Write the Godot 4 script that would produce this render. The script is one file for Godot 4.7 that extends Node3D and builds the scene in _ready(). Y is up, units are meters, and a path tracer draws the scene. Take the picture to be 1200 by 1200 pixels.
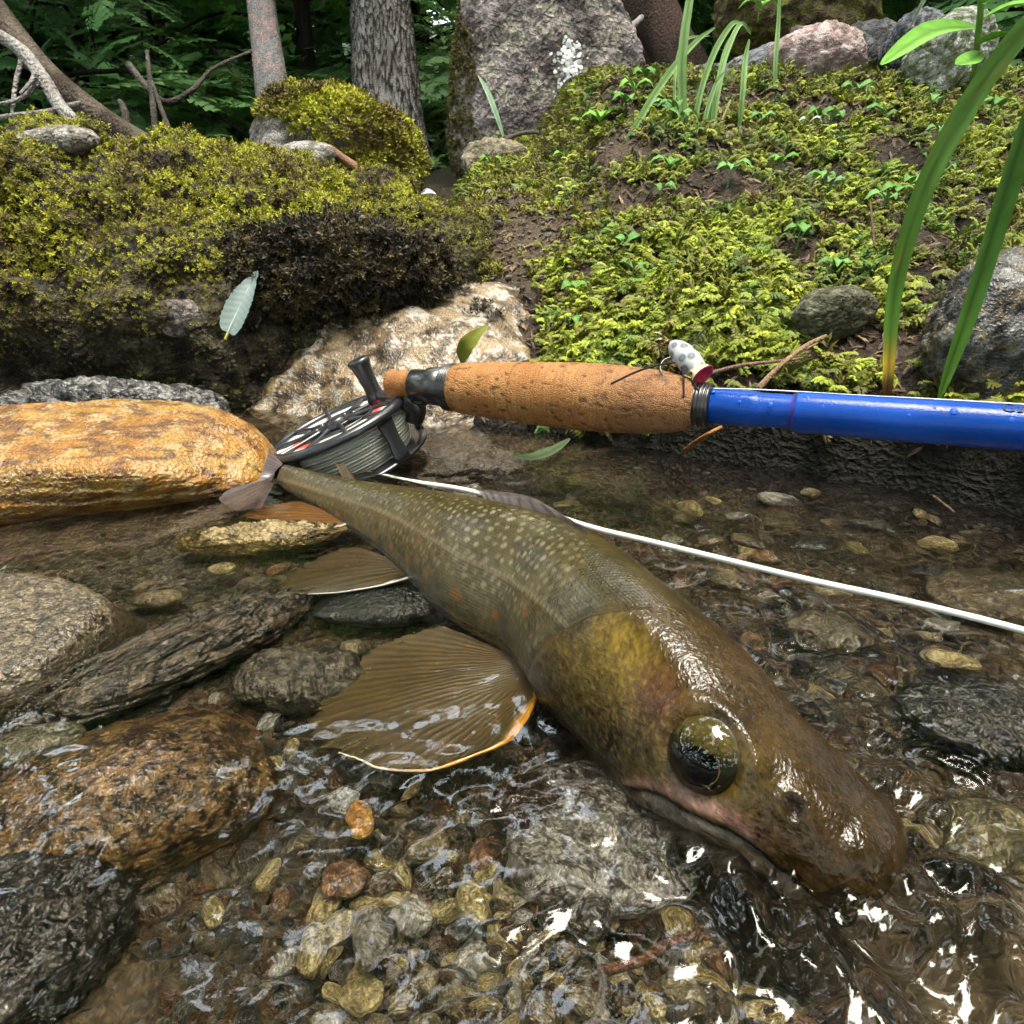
extends Node3D
# A white-spotted char resting in a shallow forest stream beside a fly rod.
# Lengths below are in units of 7.5 mm; U turns them into metres when a mesh is committed.

const U := 0.0075
var names := {}
var org := Vector3.ZERO          # base of the thing being built, in units
var nA := FastNoiseLite.new()    # broad simplex fractal
var nB := FastNoiseLite.new()    # ridged
var nC := FastNoiseLite.new()    # fine
var nD := FastNoiseLite.new()    # cellular
var T := {}                      # textures
var M := {}                      # materials
var rng := RandomNumberGenerator.new()


# ------------------------------------------------------------------ mesh builder
class MB:
	var v := PackedVector3Array()
	var n := PackedVector3Array()
	var c := PackedColorArray()
	var uv := PackedVector2Array()
	var ix := PackedInt32Array()

	func vert(p: Vector3, col: Color = Color.WHITE, t: Vector2 = Vector2.ZERO) -> int:
		v.append(p); c.append(col); uv.append(t)
		return v.size() - 1

	func tri(a: int, b: int, d: int) -> void:
		ix.append(a); ix.append(b); ix.append(d)

	func quad(a: int, b: int, d: int, e: int) -> void:
		tri(a, b, d); tri(a, d, e)

	# nu x nv points from fn(i, j) -> [pos, color, uv]
	func grid(nu: int, nv: int, fn: Callable, wrap_v := false) -> void:
		var s := v.size()
		for i in nu:
			for j in nv:
				var r: Array = fn.call(i, j)
				v.append(r[0]); c.append(r[1]); uv.append(r[2] if r.size() > 2 else Vector2(float(i) / nu, float(j) / nv))
		for i in nu - 1:
			for j in (nv if wrap_v else nv - 1):
				var k := (j + 1) % nv
				quad(s + i * nv + j, s + i * nv + k, s + (i + 1) * nv + k, s + (i + 1) * nv + j)

	func normals() -> void:
		n.resize(v.size()); n.fill(Vector3.ZERO)
		for t in range(0, ix.size(), 3):
			var a := ix[t]
			var b := ix[t + 1]
			var d := ix[t + 2]
			var f := (v[d] - v[a]).cross(v[b] - v[a])
			n[a] += f; n[b] += f; n[d] += f
		for k in n.size():
			n[k] = n[k].normalized() if n[k].length_squared() > 1e-20 else Vector3.UP

	func flip() -> void:
		for t in range(0, ix.size(), 3):
			var a := ix[t]
			ix[t] = ix[t + 1]; ix[t + 1] = a

	func mesh(scale: float, o: Vector3) -> ArrayMesh:
		if n.size() != v.size():
			normals()
		var p := PackedVector3Array()
		p.resize(v.size())
		for k in v.size():
			p[k] = (v[k] - o) * scale
		var a := []
		a.resize(Mesh.ARRAY_MAX)
		a[Mesh.ARRAY_VERTEX] = p; a[Mesh.ARRAY_NORMAL] = n; a[Mesh.ARRAY_COLOR] = c
		a[Mesh.ARRAY_TEX_UV] = uv; a[Mesh.ARRAY_INDEX] = ix
		var m := ArrayMesh.new()
		m.add_surface_from_arrays(Mesh.PRIMITIVE_TRIANGLES, a)
		return m


# ------------------------------------------------------------------ scene helpers
func numbered(called: String) -> String:
	var k: int = names.get(called, 0)
	names[called] = k + 1
	return called if k == 0 else "%s_%03d" % [called, k]

func tag(o: Node3D, label: String, category: String, group := "", kind := "") -> void:
	if label: o.set_meta("label", label)
	if category: o.set_meta("category", category)
	if group: o.set_meta("group", group)
	if kind: o.set_meta("kind", kind)

func thing(called: String, label: String, category: String, base: Vector3, group := "") -> Node3D:
	var o := Node3D.new()
	o.name = numbered(called)
	add_child(o)
	o.position = base * U
	org = base
	tag(o, label, category, group)
	return o

func part(called: String, mb: MB, mat: Material, parent: Node3D) -> MeshInstance3D:
	var o := MeshInstance3D.new()
	o.name = called
	o.mesh = mb.mesh(U, org)
	o.material_override = mat
	parent.add_child(o, true)
	return o

# one-mesh thing
func solo(called: String, mb: MB, mat: Material, base: Vector3, label: String, category: String, group := "") -> MeshInstance3D:
	var o := MeshInstance3D.new()
	o.name = numbered(called)
	o.mesh = mb.mesh(U, base)
	o.material_override = mat
	add_child(o)
	o.position = base * U
	tag(o, label, category, group)
	return o

func struct(called: String, mb: MB, mat: Material) -> MeshInstance3D:
	var o := MeshInstance3D.new()
	o.name = numbered(called)
	o.mesh = mb.mesh(U, Vector3.ZERO)
	o.material_override = mat
	o.set_meta("kind", "structure")
	add_child(o)
	return o

# many small copies as one mass; transforms in units, relative to the world
func mass(called: String, m: Mesh, mat: Material, xf: Array, cols: Array, parent: Node3D, base: Vector3) -> MultiMeshInstance3D:
	var mm := MultiMesh.new()
	mm.transform_format = MultiMesh.TRANSFORM_3D
	mm.use_colors = true
	mm.mesh = m
	mm.instance_count = xf.size()
	for k in xf.size():
		var t: Transform3D = xf[k]
		t.origin = (t.origin - base) * U
		mm.set_instance_transform(k, t)
		mm.set_instance_color(k, cols[k])
	var o := MultiMeshInstance3D.new()
	o.name = called if parent != self else numbered(called)
	o.multimesh = mm
	o.material_override = mat
	o.set_meta("kind", "stuff")
	parent.add_child(o, true)
	return o

func ss(a: float, b: float, x: float) -> float:
	return smoothstep(a, b, x)

func g(x: float, m: float, w: float) -> float:
	return exp(-(x - m) * (x - m) / (w * w))

func crom(p: Array, t: float) -> Vector3:      # Catmull-Rom through p, t 0..1
	var k := clampf(t, 0, 1) * (p.size() - 1)
	var i := mini(int(k), p.size() - 2)
	var f := k - i
	var a: Vector3 = p[maxi(i - 1, 0)]
	var b: Vector3 = p[i]
	var c: Vector3 = p[i + 1]
	var d: Vector3 = p[mini(i + 2, p.size() - 1)]
	return 0.5 * (2.0 * b + (c - a) * f + (2.0 * a - 5.0 * b + 4.0 * c - d) * f * f + (3.0 * b - a - 3.0 * c + d) * f * f * f)

func lerps(xs: Array, ys: Array, x: float) -> float:
	if x <= xs[0]: return ys[0]
	for i in range(1, xs.size()):
		if x < xs[i]:
			return lerpf(ys[i - 1], ys[i], (x - xs[i - 1]) / (xs[i] - xs[i - 1]))
	return ys[-1]

# tube along points with radius(t), colour(t, angle), wobble
func tube(mb: MB, pts: Array, rad: Callable, col: Callable, seg := 40, sides := 10, wob := 0.0) -> void:
	var ref := Vector3(0.13, 1, 0.21).normalized()
	var first := (crom(pts, 0.02) - crom(pts, 0.0)).normalized()
	if absf(first.dot(ref)) > 0.9: ref = Vector3(1, 0.1, 0.2).normalized()
	var s := mb.v.size()
	for i in seg + 1:
		var t := float(i) / seg
		var p := crom(pts, t)
		var d := (crom(pts, minf(t + 0.01, 1)) - crom(pts, maxf(t - 0.01, 0))).normalized()
		var x := ref.cross(d).normalized()
		var y := d.cross(x)
		ref = y
		var r: float = rad.call(t)
		for j in sides:
			var a := TAU * j / sides
			var e := x * cos(a) + y * sin(a)
			var q := p + e * r
			if wob > 0:
				q += e * r * wob * nA.get_noise_3dv(q * (2.2 / maxf(r, 0.05)))
			mb.v.append(q); mb.c.append(col.call(t, a)); mb.uv.append(Vector2(t, float(j) / sides))
	for i in seg:
		for j in sides:
			var k := (j + 1) % sides
			mb.quad(s + i * sides + j, s + i * sides + k, s + (i + 1) * sides + k, s + (i + 1) * sides + j)
	for e in [0, seg]:
		var m := Vector3.ZERO
		for j in sides: m += mb.v[s + e * sides + j]
		var cidx := mb.vert(m / sides, mb.c[s + e * sides])
		for j in sides:
			var k := (j + 1) % sides
			if e == 0: mb.tri(cidx, s + e * sides + k, s + e * sides + j)
			else: mb.tri(cidx, s + e * sides + j, s + e * sides + k)

# surface of revolution about origin + axis; prof = [[s, r], ...]
func lathe(mb: MB, o: Vector3, ax: Vector3, prof: Array, col: Callable, sides := 48, disp: Variant = null) -> void:
	var x := ax.cross(Vector3(0.1, 1, 0.2)).normalized()
	var y := ax.cross(x).normalized()
	mb.grid(prof.size(), sides, func(i, j):
		var a: float = TAU * j / sides
		var e := x * cos(a) + y * sin(a)
		var r: float = prof[i][1]
		if disp != null: r += disp.call(prof[i][0], a, r)
		return [o + ax * prof[i][0] + e * r, col.call(prof[i][0], a), Vector2(prof[i][0], a / TAU)], true)

# boulder: a superellipsoid cut by facets and roughened; colours from a palette
func rock(sd: int, rad: Vector3, sub: int, opt: Dictionary) -> MB:
	var mb := MB.new()
	var r := RandomNumberGenerator.new()
	r.seed = sd
	var ex: float = opt.get("exp", 2.4)
	var planes := []
	for k in int(opt.get("facets", 8)):
		var d := Vector3(r.randfn(), r.randfn(), r.randfn()).normalized()
		planes.append([d, r.randf_range(opt.get("cut", 0.78), 1.02)])
	for k in opt.get("planes", []): planes.append([k[0].normalized(), k[1]])
	var amp: float = opt.get("amp", 0.06) * minf(rad.x, minf(rad.y, rad.z))
	var fq: float = opt.get("freq", 1.6) / maxf(rad.x, maxf(rad.y, rad.z))
	var off := Vector3(r.randf_range(-500, 500), r.randf_range(-500, 500), r.randf_range(-500, 500))
	var pal: Array = opt.pal
	var cf: float = opt.get("cf", 1.0)
	var basis: Basis = opt.get("basis", Basis())
	var shared := {}
	var axes := [[Vector3.RIGHT, Vector3.UP, Vector3.BACK], [Vector3.LEFT, Vector3.BACK, Vector3.UP], [Vector3.UP, Vector3.BACK, Vector3.RIGHT], [Vector3.DOWN, Vector3.RIGHT, Vector3.BACK], [Vector3.BACK, Vector3.RIGHT, Vector3.UP], [Vector3.FORWARD, Vector3.UP, Vector3.RIGHT]]
	for f in 6:
		var id := PackedInt32Array()
		id.resize((sub + 1) * (sub + 1))
		for i in sub + 1:
			for j in sub + 1:
				var u := tan((float(i) / sub - 0.5) * PI / 2)
				var w := tan((float(j) / sub - 0.5) * PI / 2)
				var d: Vector3 = (axes[f][0] + axes[f][1] * u + axes[f][2] * w).normalized()
				var key := Vector3i((d * 8192.0).round())
				var edge := i == 0 or j == 0 or i == sub or j == sub
				if edge and shared.has(key):
					id[i * (sub + 1) + j] = shared[key]
					continue
				var q := pow(pow(absf(d.x), ex) + pow(absf(d.y), ex) + pow(absf(d.z), ex), -1.0 / ex)
				var sum := exp(-12.0 * q)
				for pl in planes:
					var dn := d.dot(pl[0])
					if dn > 0.12: sum += exp(-12.0 * minf(pl[1] / dn, 4.0))
				q = -log(sum) / 12.0
				var p := d * q * rad
				var nn = nA.get_noise_3dv((p + off) * fq * 60.0) + 0.5 * nB.get_noise_3dv((p + off) * fq * 120.0) * opt.get("ridge", 0.4)
				nn += opt.get("fine", 0.25) * nA.get_noise_3dv((p + off) * fq * 320.0)
				if opt.get("strata", 0.0) > 0.0:
					var sdir: Vector3 = opt.get("sdir", Vector3(0.2, 1, 0.1)).normalized()
					nn += opt.strata * nC.get_noise_1d(p.dot(sdir) * 60.0 * opt.get("sfreq", 1.0) + 8.0 * nA.get_noise_3dv(p * 20.0 + off))
				p += d * nn * amp
				var t1 := nA.get_noise_3dv((p + off) * cf * 18.0) * 1.4
				var t2 := nB.get_noise_3dv((p - off) * cf * 30.0)
				var t3 := nC.get_noise_3dv((p + off) * cf * 90.0)
				if opt.has("streak"):
					var sp: Vector3 = p * opt.streak
					t1 = nA.get_noise_3dv((sp + off) * cf * 18.0) * 1.4
					t2 = nB.get_noise_3dv((sp - off) * cf * 30.0)
				var col: Color = pal[0].lerp(pal[1], ss(-0.5, 0.5, t1 + 0.4 * t3))
				if pal.size() > 2: col = col.lerp(pal[2], ss(opt.get("c2", 0.1), opt.get("c2", 0.1) + 0.5, t2 + 0.3 * t3))
				if pal.size() > 3: col = col.lerp(pal[3], ss(opt.get("c3", 0.25), opt.get("c3", 0.25) + 0.2, t3 * 0.6 + nA.get_noise_3dv((p - off) * cf * 40.0)))
				col = col * (0.85 + 0.5 * nn * 0.5)
				col.a = 1.0
				var k := mb.vert(basis * p, col, Vector2(u, w))
				id[i * (sub + 1) + j] = k
				if edge: shared[key] = k
		for i in sub:
			for j in sub:
				var a := id[i * (sub + 1) + j]
				var b := id[(i + 1) * (sub + 1) + j]
				var c := id[(i + 1) * (sub + 1) + j + 1]
				var e := id[i * (sub + 1) + j + 1]
				mb.quad(a, b, c, e)
	# make every face look outwards
	var t0 := 0
	while t0 < mb.ix.size():
		var pa := mb.v[mb.ix[t0]]
		var pb := mb.v[mb.ix[t0 + 1]]
		var pc := mb.v[mb.ix[t0 + 2]]
		if (pc - pa).cross(pb - pa).dot(pa + pb + pc) < 0:
			var sw := mb.ix[t0]
			mb.ix[t0] = mb.ix[t0 + 1]; mb.ix[t0 + 1] = sw
		t0 += 3
	mb.normals()
	return mb

func shift(mb: MB, o: Vector3) -> MB:
	for k in mb.v.size(): mb.v[k] += o
	return mb

func boulder(called: String, label: String, category: String, at: Vector3, sd: int, rad: Vector3, sub: int, opt: Dictionary, mat: Material, group := "") -> MB:
	var mb := shift(rock(sd, rad, sub, opt), at)
	solo(called, mb, mat, at, label, category, group)
	return mb


# ------------------------------------------------------------------ textures and materials
func noise_tex(key: String, sd: int, size: int, freq: float, type: int, oct: int, lo: float, hi: float, contrast := 1.0, fractal := FastNoiseLite.FRACTAL_FBM) -> void:
	var n := FastNoiseLite.new()
	n.seed = sd; n.frequency = freq; n.noise_type = type; n.fractal_octaves = oct; n.fractal_type = fractal
	if type == FastNoiseLite.TYPE_CELLULAR:
		n.cellular_return_type = FastNoiseLite.RETURN_DISTANCE2_SUB if sd % 2 else FastNoiseLite.RETURN_CELL_VALUE
	var im := n.get_seamless_image(size, size)
	im.convert(Image.FORMAT_L8)
	var d := im.get_data()
	for k in d.size():
		var x := clampf((d[k] / 255.0 - 0.5) * contrast + 0.5, 0, 1)
		d[k] = int(255.0 * lerpf(lo, hi, x))
	T[key] = ImageTexture.create_from_image(Image.create_from_data(size, size, false, Image.FORMAT_L8, d))

func mat(key: String, rough: float, o := {}) -> StandardMaterial3D:
	var m := StandardMaterial3D.new()
	m.resource_name = key
	m.roughness = rough
	m.metallic_specular = o.get("spec", 0.5)
	if o.get("vc", true): m.vertex_color_use_as_albedo = true
	if o.has("color"): m.albedo_color = Color(o.color).linear_to_srgb()
	if o.has("tex"): m.albedo_texture = T[o.tex]
	if o.has("bump"):
		m.heightmap_enabled = true
		m.heightmap_texture = T[o.bump]
		m.heightmap_scale = o.get("depth", 0.05)
	if o.has("rtex"):
		m.roughness_texture = T[o.rtex]
	if o.has("tri"):
		m.uv1_triplanar = true
		m.uv1_scale = Vector3.ONE * o.tri
	if o.has("uvs"): m.uv1_scale = o.uvs
	if o.get("coat", 0.0) > 0:
		m.clearcoat_enabled = true
		m.clearcoat = o.coat
		m.clearcoat_roughness = o.get("coat_rough", 0.05)
	if o.has("back"):
		m.backlight_enabled = true
		m.backlight = o.back
	if o.get("sss", 0.0) > 0:
		m.subsurf_scatter_enabled = true
		m.subsurf_scatter_strength = o.sss
	if o.get("blend", false): m.transparency = BaseMaterial3D.TRANSPARENCY_ALPHA
	if o.has("metal"): m.metallic = o.metal
	M[key] = m
	return m

func setup() -> void:
	nA.seed = 11; nA.frequency = 0.02; nA.noise_type = FastNoiseLite.TYPE_SIMPLEX_SMOOTH; nA.fractal_octaves = 3
	nB.seed = 23; nB.frequency = 0.02; nB.fractal_type = FastNoiseLite.FRACTAL_RIDGED; nB.fractal_octaves = 3
	nC.seed = 37; nC.frequency = 0.05; nC.noise_type = FastNoiseLite.TYPE_SIMPLEX; nC.fractal_octaves = 2
	nD.seed = 41; nD.frequency = 0.05; nD.noise_type = FastNoiseLite.TYPE_CELLULAR
	rng.seed = 7
	noise_tex("grain", 3, 512, 0.045, FastNoiseLite.TYPE_SIMPLEX, 4, 0.68, 1.0, 1.6)
	noise_tex("speck", 6, 512, 0.11, FastNoiseLite.TYPE_CELLULAR, 1, 0.5, 1.0, 1.3, FastNoiseLite.FRACTAL_NONE)
	noise_tex("bump", 5, 512, 0.03, FastNoiseLite.TYPE_SIMPLEX, 5, 0.0, 1.0, 1.5)
	noise_tex("ridge", 9, 512, 0.02, FastNoiseLite.TYPE_SIMPLEX, 5, 0.0, 1.0, 1.2, FastNoiseLite.FRACTAL_RIDGED)
	noise_tex("fine", 13, 256, 0.12, FastNoiseLite.TYPE_SIMPLEX, 2, 0.0, 1.0, 1.5)
	mat("stone", 0.8, {"tex": "grain", "bump": "bump", "depth": 0.12, "tri": 22.0, "spec": 0.4})
	mat("granite", 0.75, {"tex": "speck", "bump": "bump", "depth": 0.12, "tri": 26.0})
	mat("wet_stone", 0.3, {"tex": "grain", "bump": "bump", "depth": 0.06, "tri": 30.0})
	mat("ochre_stone", 0.3, {"tex": "grain", "bump": "bump", "depth": 0.08, "tri": 30.0})
	mat("wet_granite", 0.34, {"tex": "speck", "bump": "bump", "depth": 0.05, "tri": 40.0})
	mat("far_stone", 0.85, {"tex": "grain", "bump": "ridge", "depth": 0.6, "tri": 6.0, "spec": 0.3})
	mat("soil", 0.75, {"tex": "grain", "bump": "ridge", "depth": 0.25, "tri": 12.0, "spec": 0.35})
	mat("moss", 0.6, {"back": Color(0.25, 0.25, 0.2), "spec": 0.4})
	mat("leaf", 0.55, {"back": Color(0.4, 0.4, 0.4), "spec": 0.25})
	mat("far_leaf", 0.5, {"back": Color(0.8, 0.8, 0.75), "spec": 0.4})
	mat("bark", 0.9, {"tex": "grain", "bump": "bump", "depth": 0.5, "tri": 8.0, "spec": 0.2})
	mat("twig", 0.7, {"tex": "grain", "tri": 40.0, "bump": "bump", "depth": 0.08})
	mat("cork", 0.6, {"tex": "grain", "bump": "fine", "depth": 0.03, "tri": 45.0, "spec": 0.35})
	mat("gloss", 0.25, {"coat": 0.8, "coat_rough": 0.05})
	mat("blue", 0.26, {"rtex": "bump", "bump": "ridge", "depth": 0.006, "tri": 60.0, "spec": 0.3})
	mat("rubber", 0.7, {"spec": 0.2})
	mat("black_metal", 0.32, {"spec": 0.6, "coat": 0.3, "coat_rough": 0.15})
	mat("line", 0.5, {"spec": 0.5, "sss": 0.1})
	mat("paint", 0.5, {"bump": "fine", "depth": 0.01, "tri": 120.0})
	mat("fin", 0.35, {"blend": true, "spec": 0.5})
	mat("eye", 0.04, {"spec": 0.5})
	var w := StandardMaterial3D.new()
	w.resource_name = "water"
	w.transparency = BaseMaterial3D.TRANSPARENCY_ALPHA
	w.albedo_color = Color(0.97, 0.95, 0.90, 0.0)
	w.roughness = 0.0
	w.refraction_enabled = true
	w.refraction_scale = 0.033
	M.water = w


# ------------------------------------------------------------------ the lie of the land (units; f = distance ahead of the camera)
func shore(x: float) -> float:
	var s := lerps([-90, -60, -40, -23, -10, 0, 8, 16, 22, 26, 34, 45, 60, 90], [62, 56, 53, 52, 51, 46, 42, 38.5, 34.5, 31, 23, 12, 2, -20], x)
	return s + 1.2 * nA.get_noise_1d(x * 6.0)

func land(x: float, f: float) -> float:
	var e := f - shore(x)                              # how far beyond the water's edge
	var rough := nA.get_noise_2d(x * 4.0, f * 4.0)
	var fine := nA.get_noise_2d(x * 22.0 + 90, f * 22.0)
	if e < 0:
		var y := lerpf(-1.0, -2.7, ss(0, 7, -e)) + 0.35 * rough + 0.14 * fine
		y -= 1.1 * g(x, 7.0, 4.0) * g(f, 12.0, 4.0)
		y += 9.0 * ss(-46, -62, f)                    # the far bank behind the camera
		return y
	var left := ss(-4, -14, x)
	var right := ss(3, 14, x)
	var mid := 1.0 - left - right
	var yr := lerps([0, 1.2, 3, 9], [-1.0, 2.6, 4.2, 7.2], e) + lerps([45, 106, 122, 200, 300, 2500], [0, 22.5, 26, 35, 46, 550], f + 3.0 * rough)
	var ym := lerps([0, 4, 12, 30, 125, 220, 400, 2500], [-1.0, 2.5, 6.5, 13.5, 29.5, 40, 60, 560], e)
	var yl := lerps([0, 4, 10, 90, 170, 400, 2500], [-1.0, 2, 6, 10, 16, 48, 560], e)
	var y2 := yr * right + ym * mid + yl * left
	var k := ss(0, 6, e)
	y2 += k * (0.9 * rough + 0.35 * fine + ss(60, 200, e) * 6.0 * nA.get_noise_2d(x * 0.8, f * 0.8))
	return y2

func land_at(x: float, f: float) -> Vector3:
	return Vector3(x, land(x, f), -f)

# where the straight line from a through b meets the ground
func on_land(b: Vector3) -> Vector3:
	var a := Vector3(0, 14, 0)
	var d := (b - a).normalized()
	var t := 38.0
	while t < 320.0:
		var p := a + d * t
		if p.y < land(p.x, -p.z): return p
		t += 0.4
	return b

func land_normal(x: float, f: float) -> Vector3:
	var d := 0.3
	return Vector3(land(x - d, f) - land(x + d, f), 2 * d, -(land(x, f - d) - land(x, f + d))).normalized()

func spaced(lo: float, hi: float, fine_lo: float, fine_hi: float, step: float, grow: float) -> PackedFloat32Array:
	var a := PackedFloat32Array()
	var x := fine_lo
	while x <= fine_hi:
		a.append(x); x += step
	var s := step
	x = a[-1]
	while x < hi:
		s *= grow; x += s; a.append(minf(x, hi))
	s = step; x = fine_lo
	var b := PackedFloat32Array()
	while x > lo:
		s *= grow; x -= s; b.append(maxf(x, lo))
	b.reverse()
	b.append_array(a)
	return b

func build_ground() -> void:
	var xs := spaced(-3200, 3200, -45, 45, 0.5, 1.09)
	var fs := spaced(-700, 3000, 4, 70, 0.5, 1.07)
	var mb := MB.new()
	var bed_a := Color(0.085, 0.06, 0.034)
	var bed_b := Color(0.18, 0.135, 0.08)
	var bed_c := Color(0.03, 0.022, 0.014)
	var soil_a := Color(0.028, 0.018, 0.011)
	var soil_b := Color(0.075, 0.052, 0.032)
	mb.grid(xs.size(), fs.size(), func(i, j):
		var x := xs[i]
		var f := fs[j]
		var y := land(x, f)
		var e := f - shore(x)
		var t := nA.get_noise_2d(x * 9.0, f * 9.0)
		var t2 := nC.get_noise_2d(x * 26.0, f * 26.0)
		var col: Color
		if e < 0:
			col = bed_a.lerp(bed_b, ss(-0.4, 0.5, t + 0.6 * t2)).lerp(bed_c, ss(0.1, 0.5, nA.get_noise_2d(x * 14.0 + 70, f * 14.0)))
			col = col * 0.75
			col = col.lerp(Color(0.012, 0.010, 0.008), ss(7.0, 1.5, -e) * ss(2, 10, x))                      # overhang shade below the bank, painted into the bed colour
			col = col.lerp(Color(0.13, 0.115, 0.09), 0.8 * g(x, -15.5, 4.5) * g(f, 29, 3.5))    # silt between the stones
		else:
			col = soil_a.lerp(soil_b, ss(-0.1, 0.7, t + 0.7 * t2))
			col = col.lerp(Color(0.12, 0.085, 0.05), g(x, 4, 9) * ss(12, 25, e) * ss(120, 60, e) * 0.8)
			col = col.lerp(Color(0.005, 0.004, 0.003), ss(5, 1, e))  # wet bank soil, darkened further to stand for the undercut's shade
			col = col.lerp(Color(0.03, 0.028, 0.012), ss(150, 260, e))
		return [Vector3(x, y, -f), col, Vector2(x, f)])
	mb.normals()
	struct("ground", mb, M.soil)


# ------------------------------------------------------------------ water
func wave(x: float, z: float) -> float:
	var f := -z
	var dx := x - 7.6
	var dz := z + 10.2
	var near := exp(-(dx * dx + dz * dz) / 16.0)                      # the current piling up round the snout
	var rough := 0.42 + 2.2 * near + 0.7 * g(x, -5, 3) * g(f, 12.5, 3.0) + 0.5 * ss(20, 9, f) + 0.5 * g(x, 9, 5) * g(f, 19, 5)
	rough *= 0.25 + 0.75 * ss(-9, 3, x + 0.2 * (20 - f))           # calmer over the stones on the left
	var wx := x + 0.8 * nA.get_noise_2d(x * 10.0, z * 10.0)
	var wz := z + 0.8 * nA.get_noise_2d(x * 10.0 + 300, z * 10.0)
	var h := 0.16 * nA.get_noise_2d(wx * 16.0, wz * 22.0)
	h += 0.075 * nB.get_noise_2d(wx * 17.0 + 50, wz * 12.0)
	h += 0.03 * nA.get_noise_2d(wx * 60.0, wz * 44.0 + 120)
	h *= rough * (1.0 + 0.45 * ss(3, 9, x))
	var r := sqrt(dx * dx + dz * dz)
	h += 0.38 * exp(-((x - 5.5) * (x - 5.5) + (z + 10.7) * (z + 10.7)) / 3.2)
	h += 0.20 * exp(-r / 3.0) * sin(r * 3.1 + 2.0 * nA.get_noise_2d(x * 14.0, z * 14.0)) + 0.34 * exp(-r * r / 9.0)
	return h

func build_water() -> void:
	var xs := spaced(-90, 90, -22, 22, 0.15, 1.06)
	var fs := spaced(-62, 62, 5, 34, 0.15, 1.05)
	var mb := MB.new()
	mb.grid(xs.size(), fs.size(), func(i, j):
		return [Vector3(xs[i], wave(xs[i], -fs[j]), -fs[j]), Color.WHITE, Vector2(xs[i], fs[j])])
	mb.normals()
	if mb.n[0].y < 0:
		mb.flip(); mb.normals()
	struct("water", mb, M.water)


# ------------------------------------------------------------------ the fish
# station: length from the snout, centre, half height, half width, roll
var FISH := [
	[0.00, Vector3(7.80, 0.00, -11.62), 1.72, 1.68, 4],
	[1.40, Vector3(6.80, 0.12, -12.60), 2.26, 1.92, 4],
	[2.84, Vector3(5.79, 0.24, -13.72), 2.78, 2.08, 5],
	[5.30, Vector3(4.60, 0.58, -15.76), 3.18, 2.23, 7],
	[8.04, Vector3(3.20, 0.80, -18.10), 3.30, 2.24, 10],
	[12.11, Vector3(1.44, 0.79, -21.77), 3.18, 2.10, 15],
	[15.42, Vector3(-1.04, 0.79, -23.97), 2.98, 1.94, 19],
	[21.08, Vector3(-4.49, 0.40, -28.43), 2.20, 1.36, 22],
	[26.63, Vector3(-8.35, 0.13, -32.42), 1.43, 0.80, 24],
	[33.29, Vector3(-13.28, -0.12, -36.88), 0.92, 0.36, 25],
]
const FLEN := 33.29

func fish_at(l: float) -> Array:
	if l < 0.0:                              # straight on in front of the first station
		var z: Array = FISH[0]
		return [z[1] + (z[1] - FISH[1][1]) / FISH[1][0] * -l + Vector3(0.0, -0.14, 0.0) * l * l, z[2], z[3], z[4]]
	var i := 0
	while i < FISH.size() - 2 and l > FISH[i + 1][0]: i += 1
	var a: Array = FISH[maxi(i - 1, 0)]
	var b: Array = FISH[i]
	var c: Array = FISH[i + 1]
	var d: Array = FISH[mini(i + 2, FISH.size() - 1)]
	var h: float = c[0] - b[0]
	var t: float = (l - b[0]) / h
	var mb_: float = h / (c[0] - a[0])
	var mc_: float = h / (d[0] - b[0])
	var h00 := 2 * t * t * t - 3 * t * t + 1
	var h10 := t * t * t - 2 * t * t + t
	var h01 := -2 * t * t * t + 3 * t * t
	var h11 := t * t * t - t * t
	var out := []
	for k in range(1, 5):
		out.append(h00 * b[k] + h10 * mb_ * (c[k] - a[k]) + h01 * c[k] + h11 * mc_ * (d[k] - b[k]))
	return out

var fcache := {}
func fish_frame(l: float) -> Array:      # centre, dorsal, right, half height, half width, tangent
	var key := int(round(l * 200.0))
	if fcache.has(key): return fcache[key]
	var s := fish_at(l)
	var t: Vector3 = (fish_at(l + 0.06)[0] - fish_at(l - 0.06)[0]).normalized()
	var hd := -t
	var r := hd.cross(Vector3.UP).normalized()
	var d := r.cross(hd)
	var ro := deg_to_rad(s[3])
	var res := [s[0], d * cos(ro) - r * sin(ro), r * cos(ro) + d * sin(ro), s[1], s[2], t]
	fcache[key] = res
	return res

func fish_pt(l: float, th: float, lift := 0.0) -> Vector3:
	var s := fish_frame(l)
	var k := 1.0
	if l < 0.2:                              # the rounded snout
		k = sqrt(maxf(0.0, 1.0 - pow((0.2 - l) / 1.3, 2.6)))
	var sn := sin(th)
	var cs := cos(th)
	var a: float = s[3]
	var b: float = s[4]
	# the head is flatter on top and the belly fuller than a plain ellipse
	var head := ss(8.0, 3.0, l)
	var e := 1.0 + 0.05 * head * cos(4.0 * th) * -1.0
	return s[0] + (s[1] * a * sn + s[2] * b * cs) * (k * e + lift / maxf(a, 0.3))

func gill_l(deg: float) -> float:            # where the gill cover ends
	return lerps([-66, -52, -40, -25, -7, 21, 41, 59, 75, 90], [6.40, 8.10, 9.10, 9.40, 9.13, 8.25, 7.67, 6.90, 6.50, 6.20], deg)

func mouth_deg(l: float) -> float:           # the upper edge of the jaw bone
	return lerps([-1.5, -0.6, 0.5, 1.2, 1.96, 2.53, 3.25, 3.8, 4.39, 5.2], [-26, -14, 3, 9, 11, 6, -1, -10, -24, -38], l)

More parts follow.
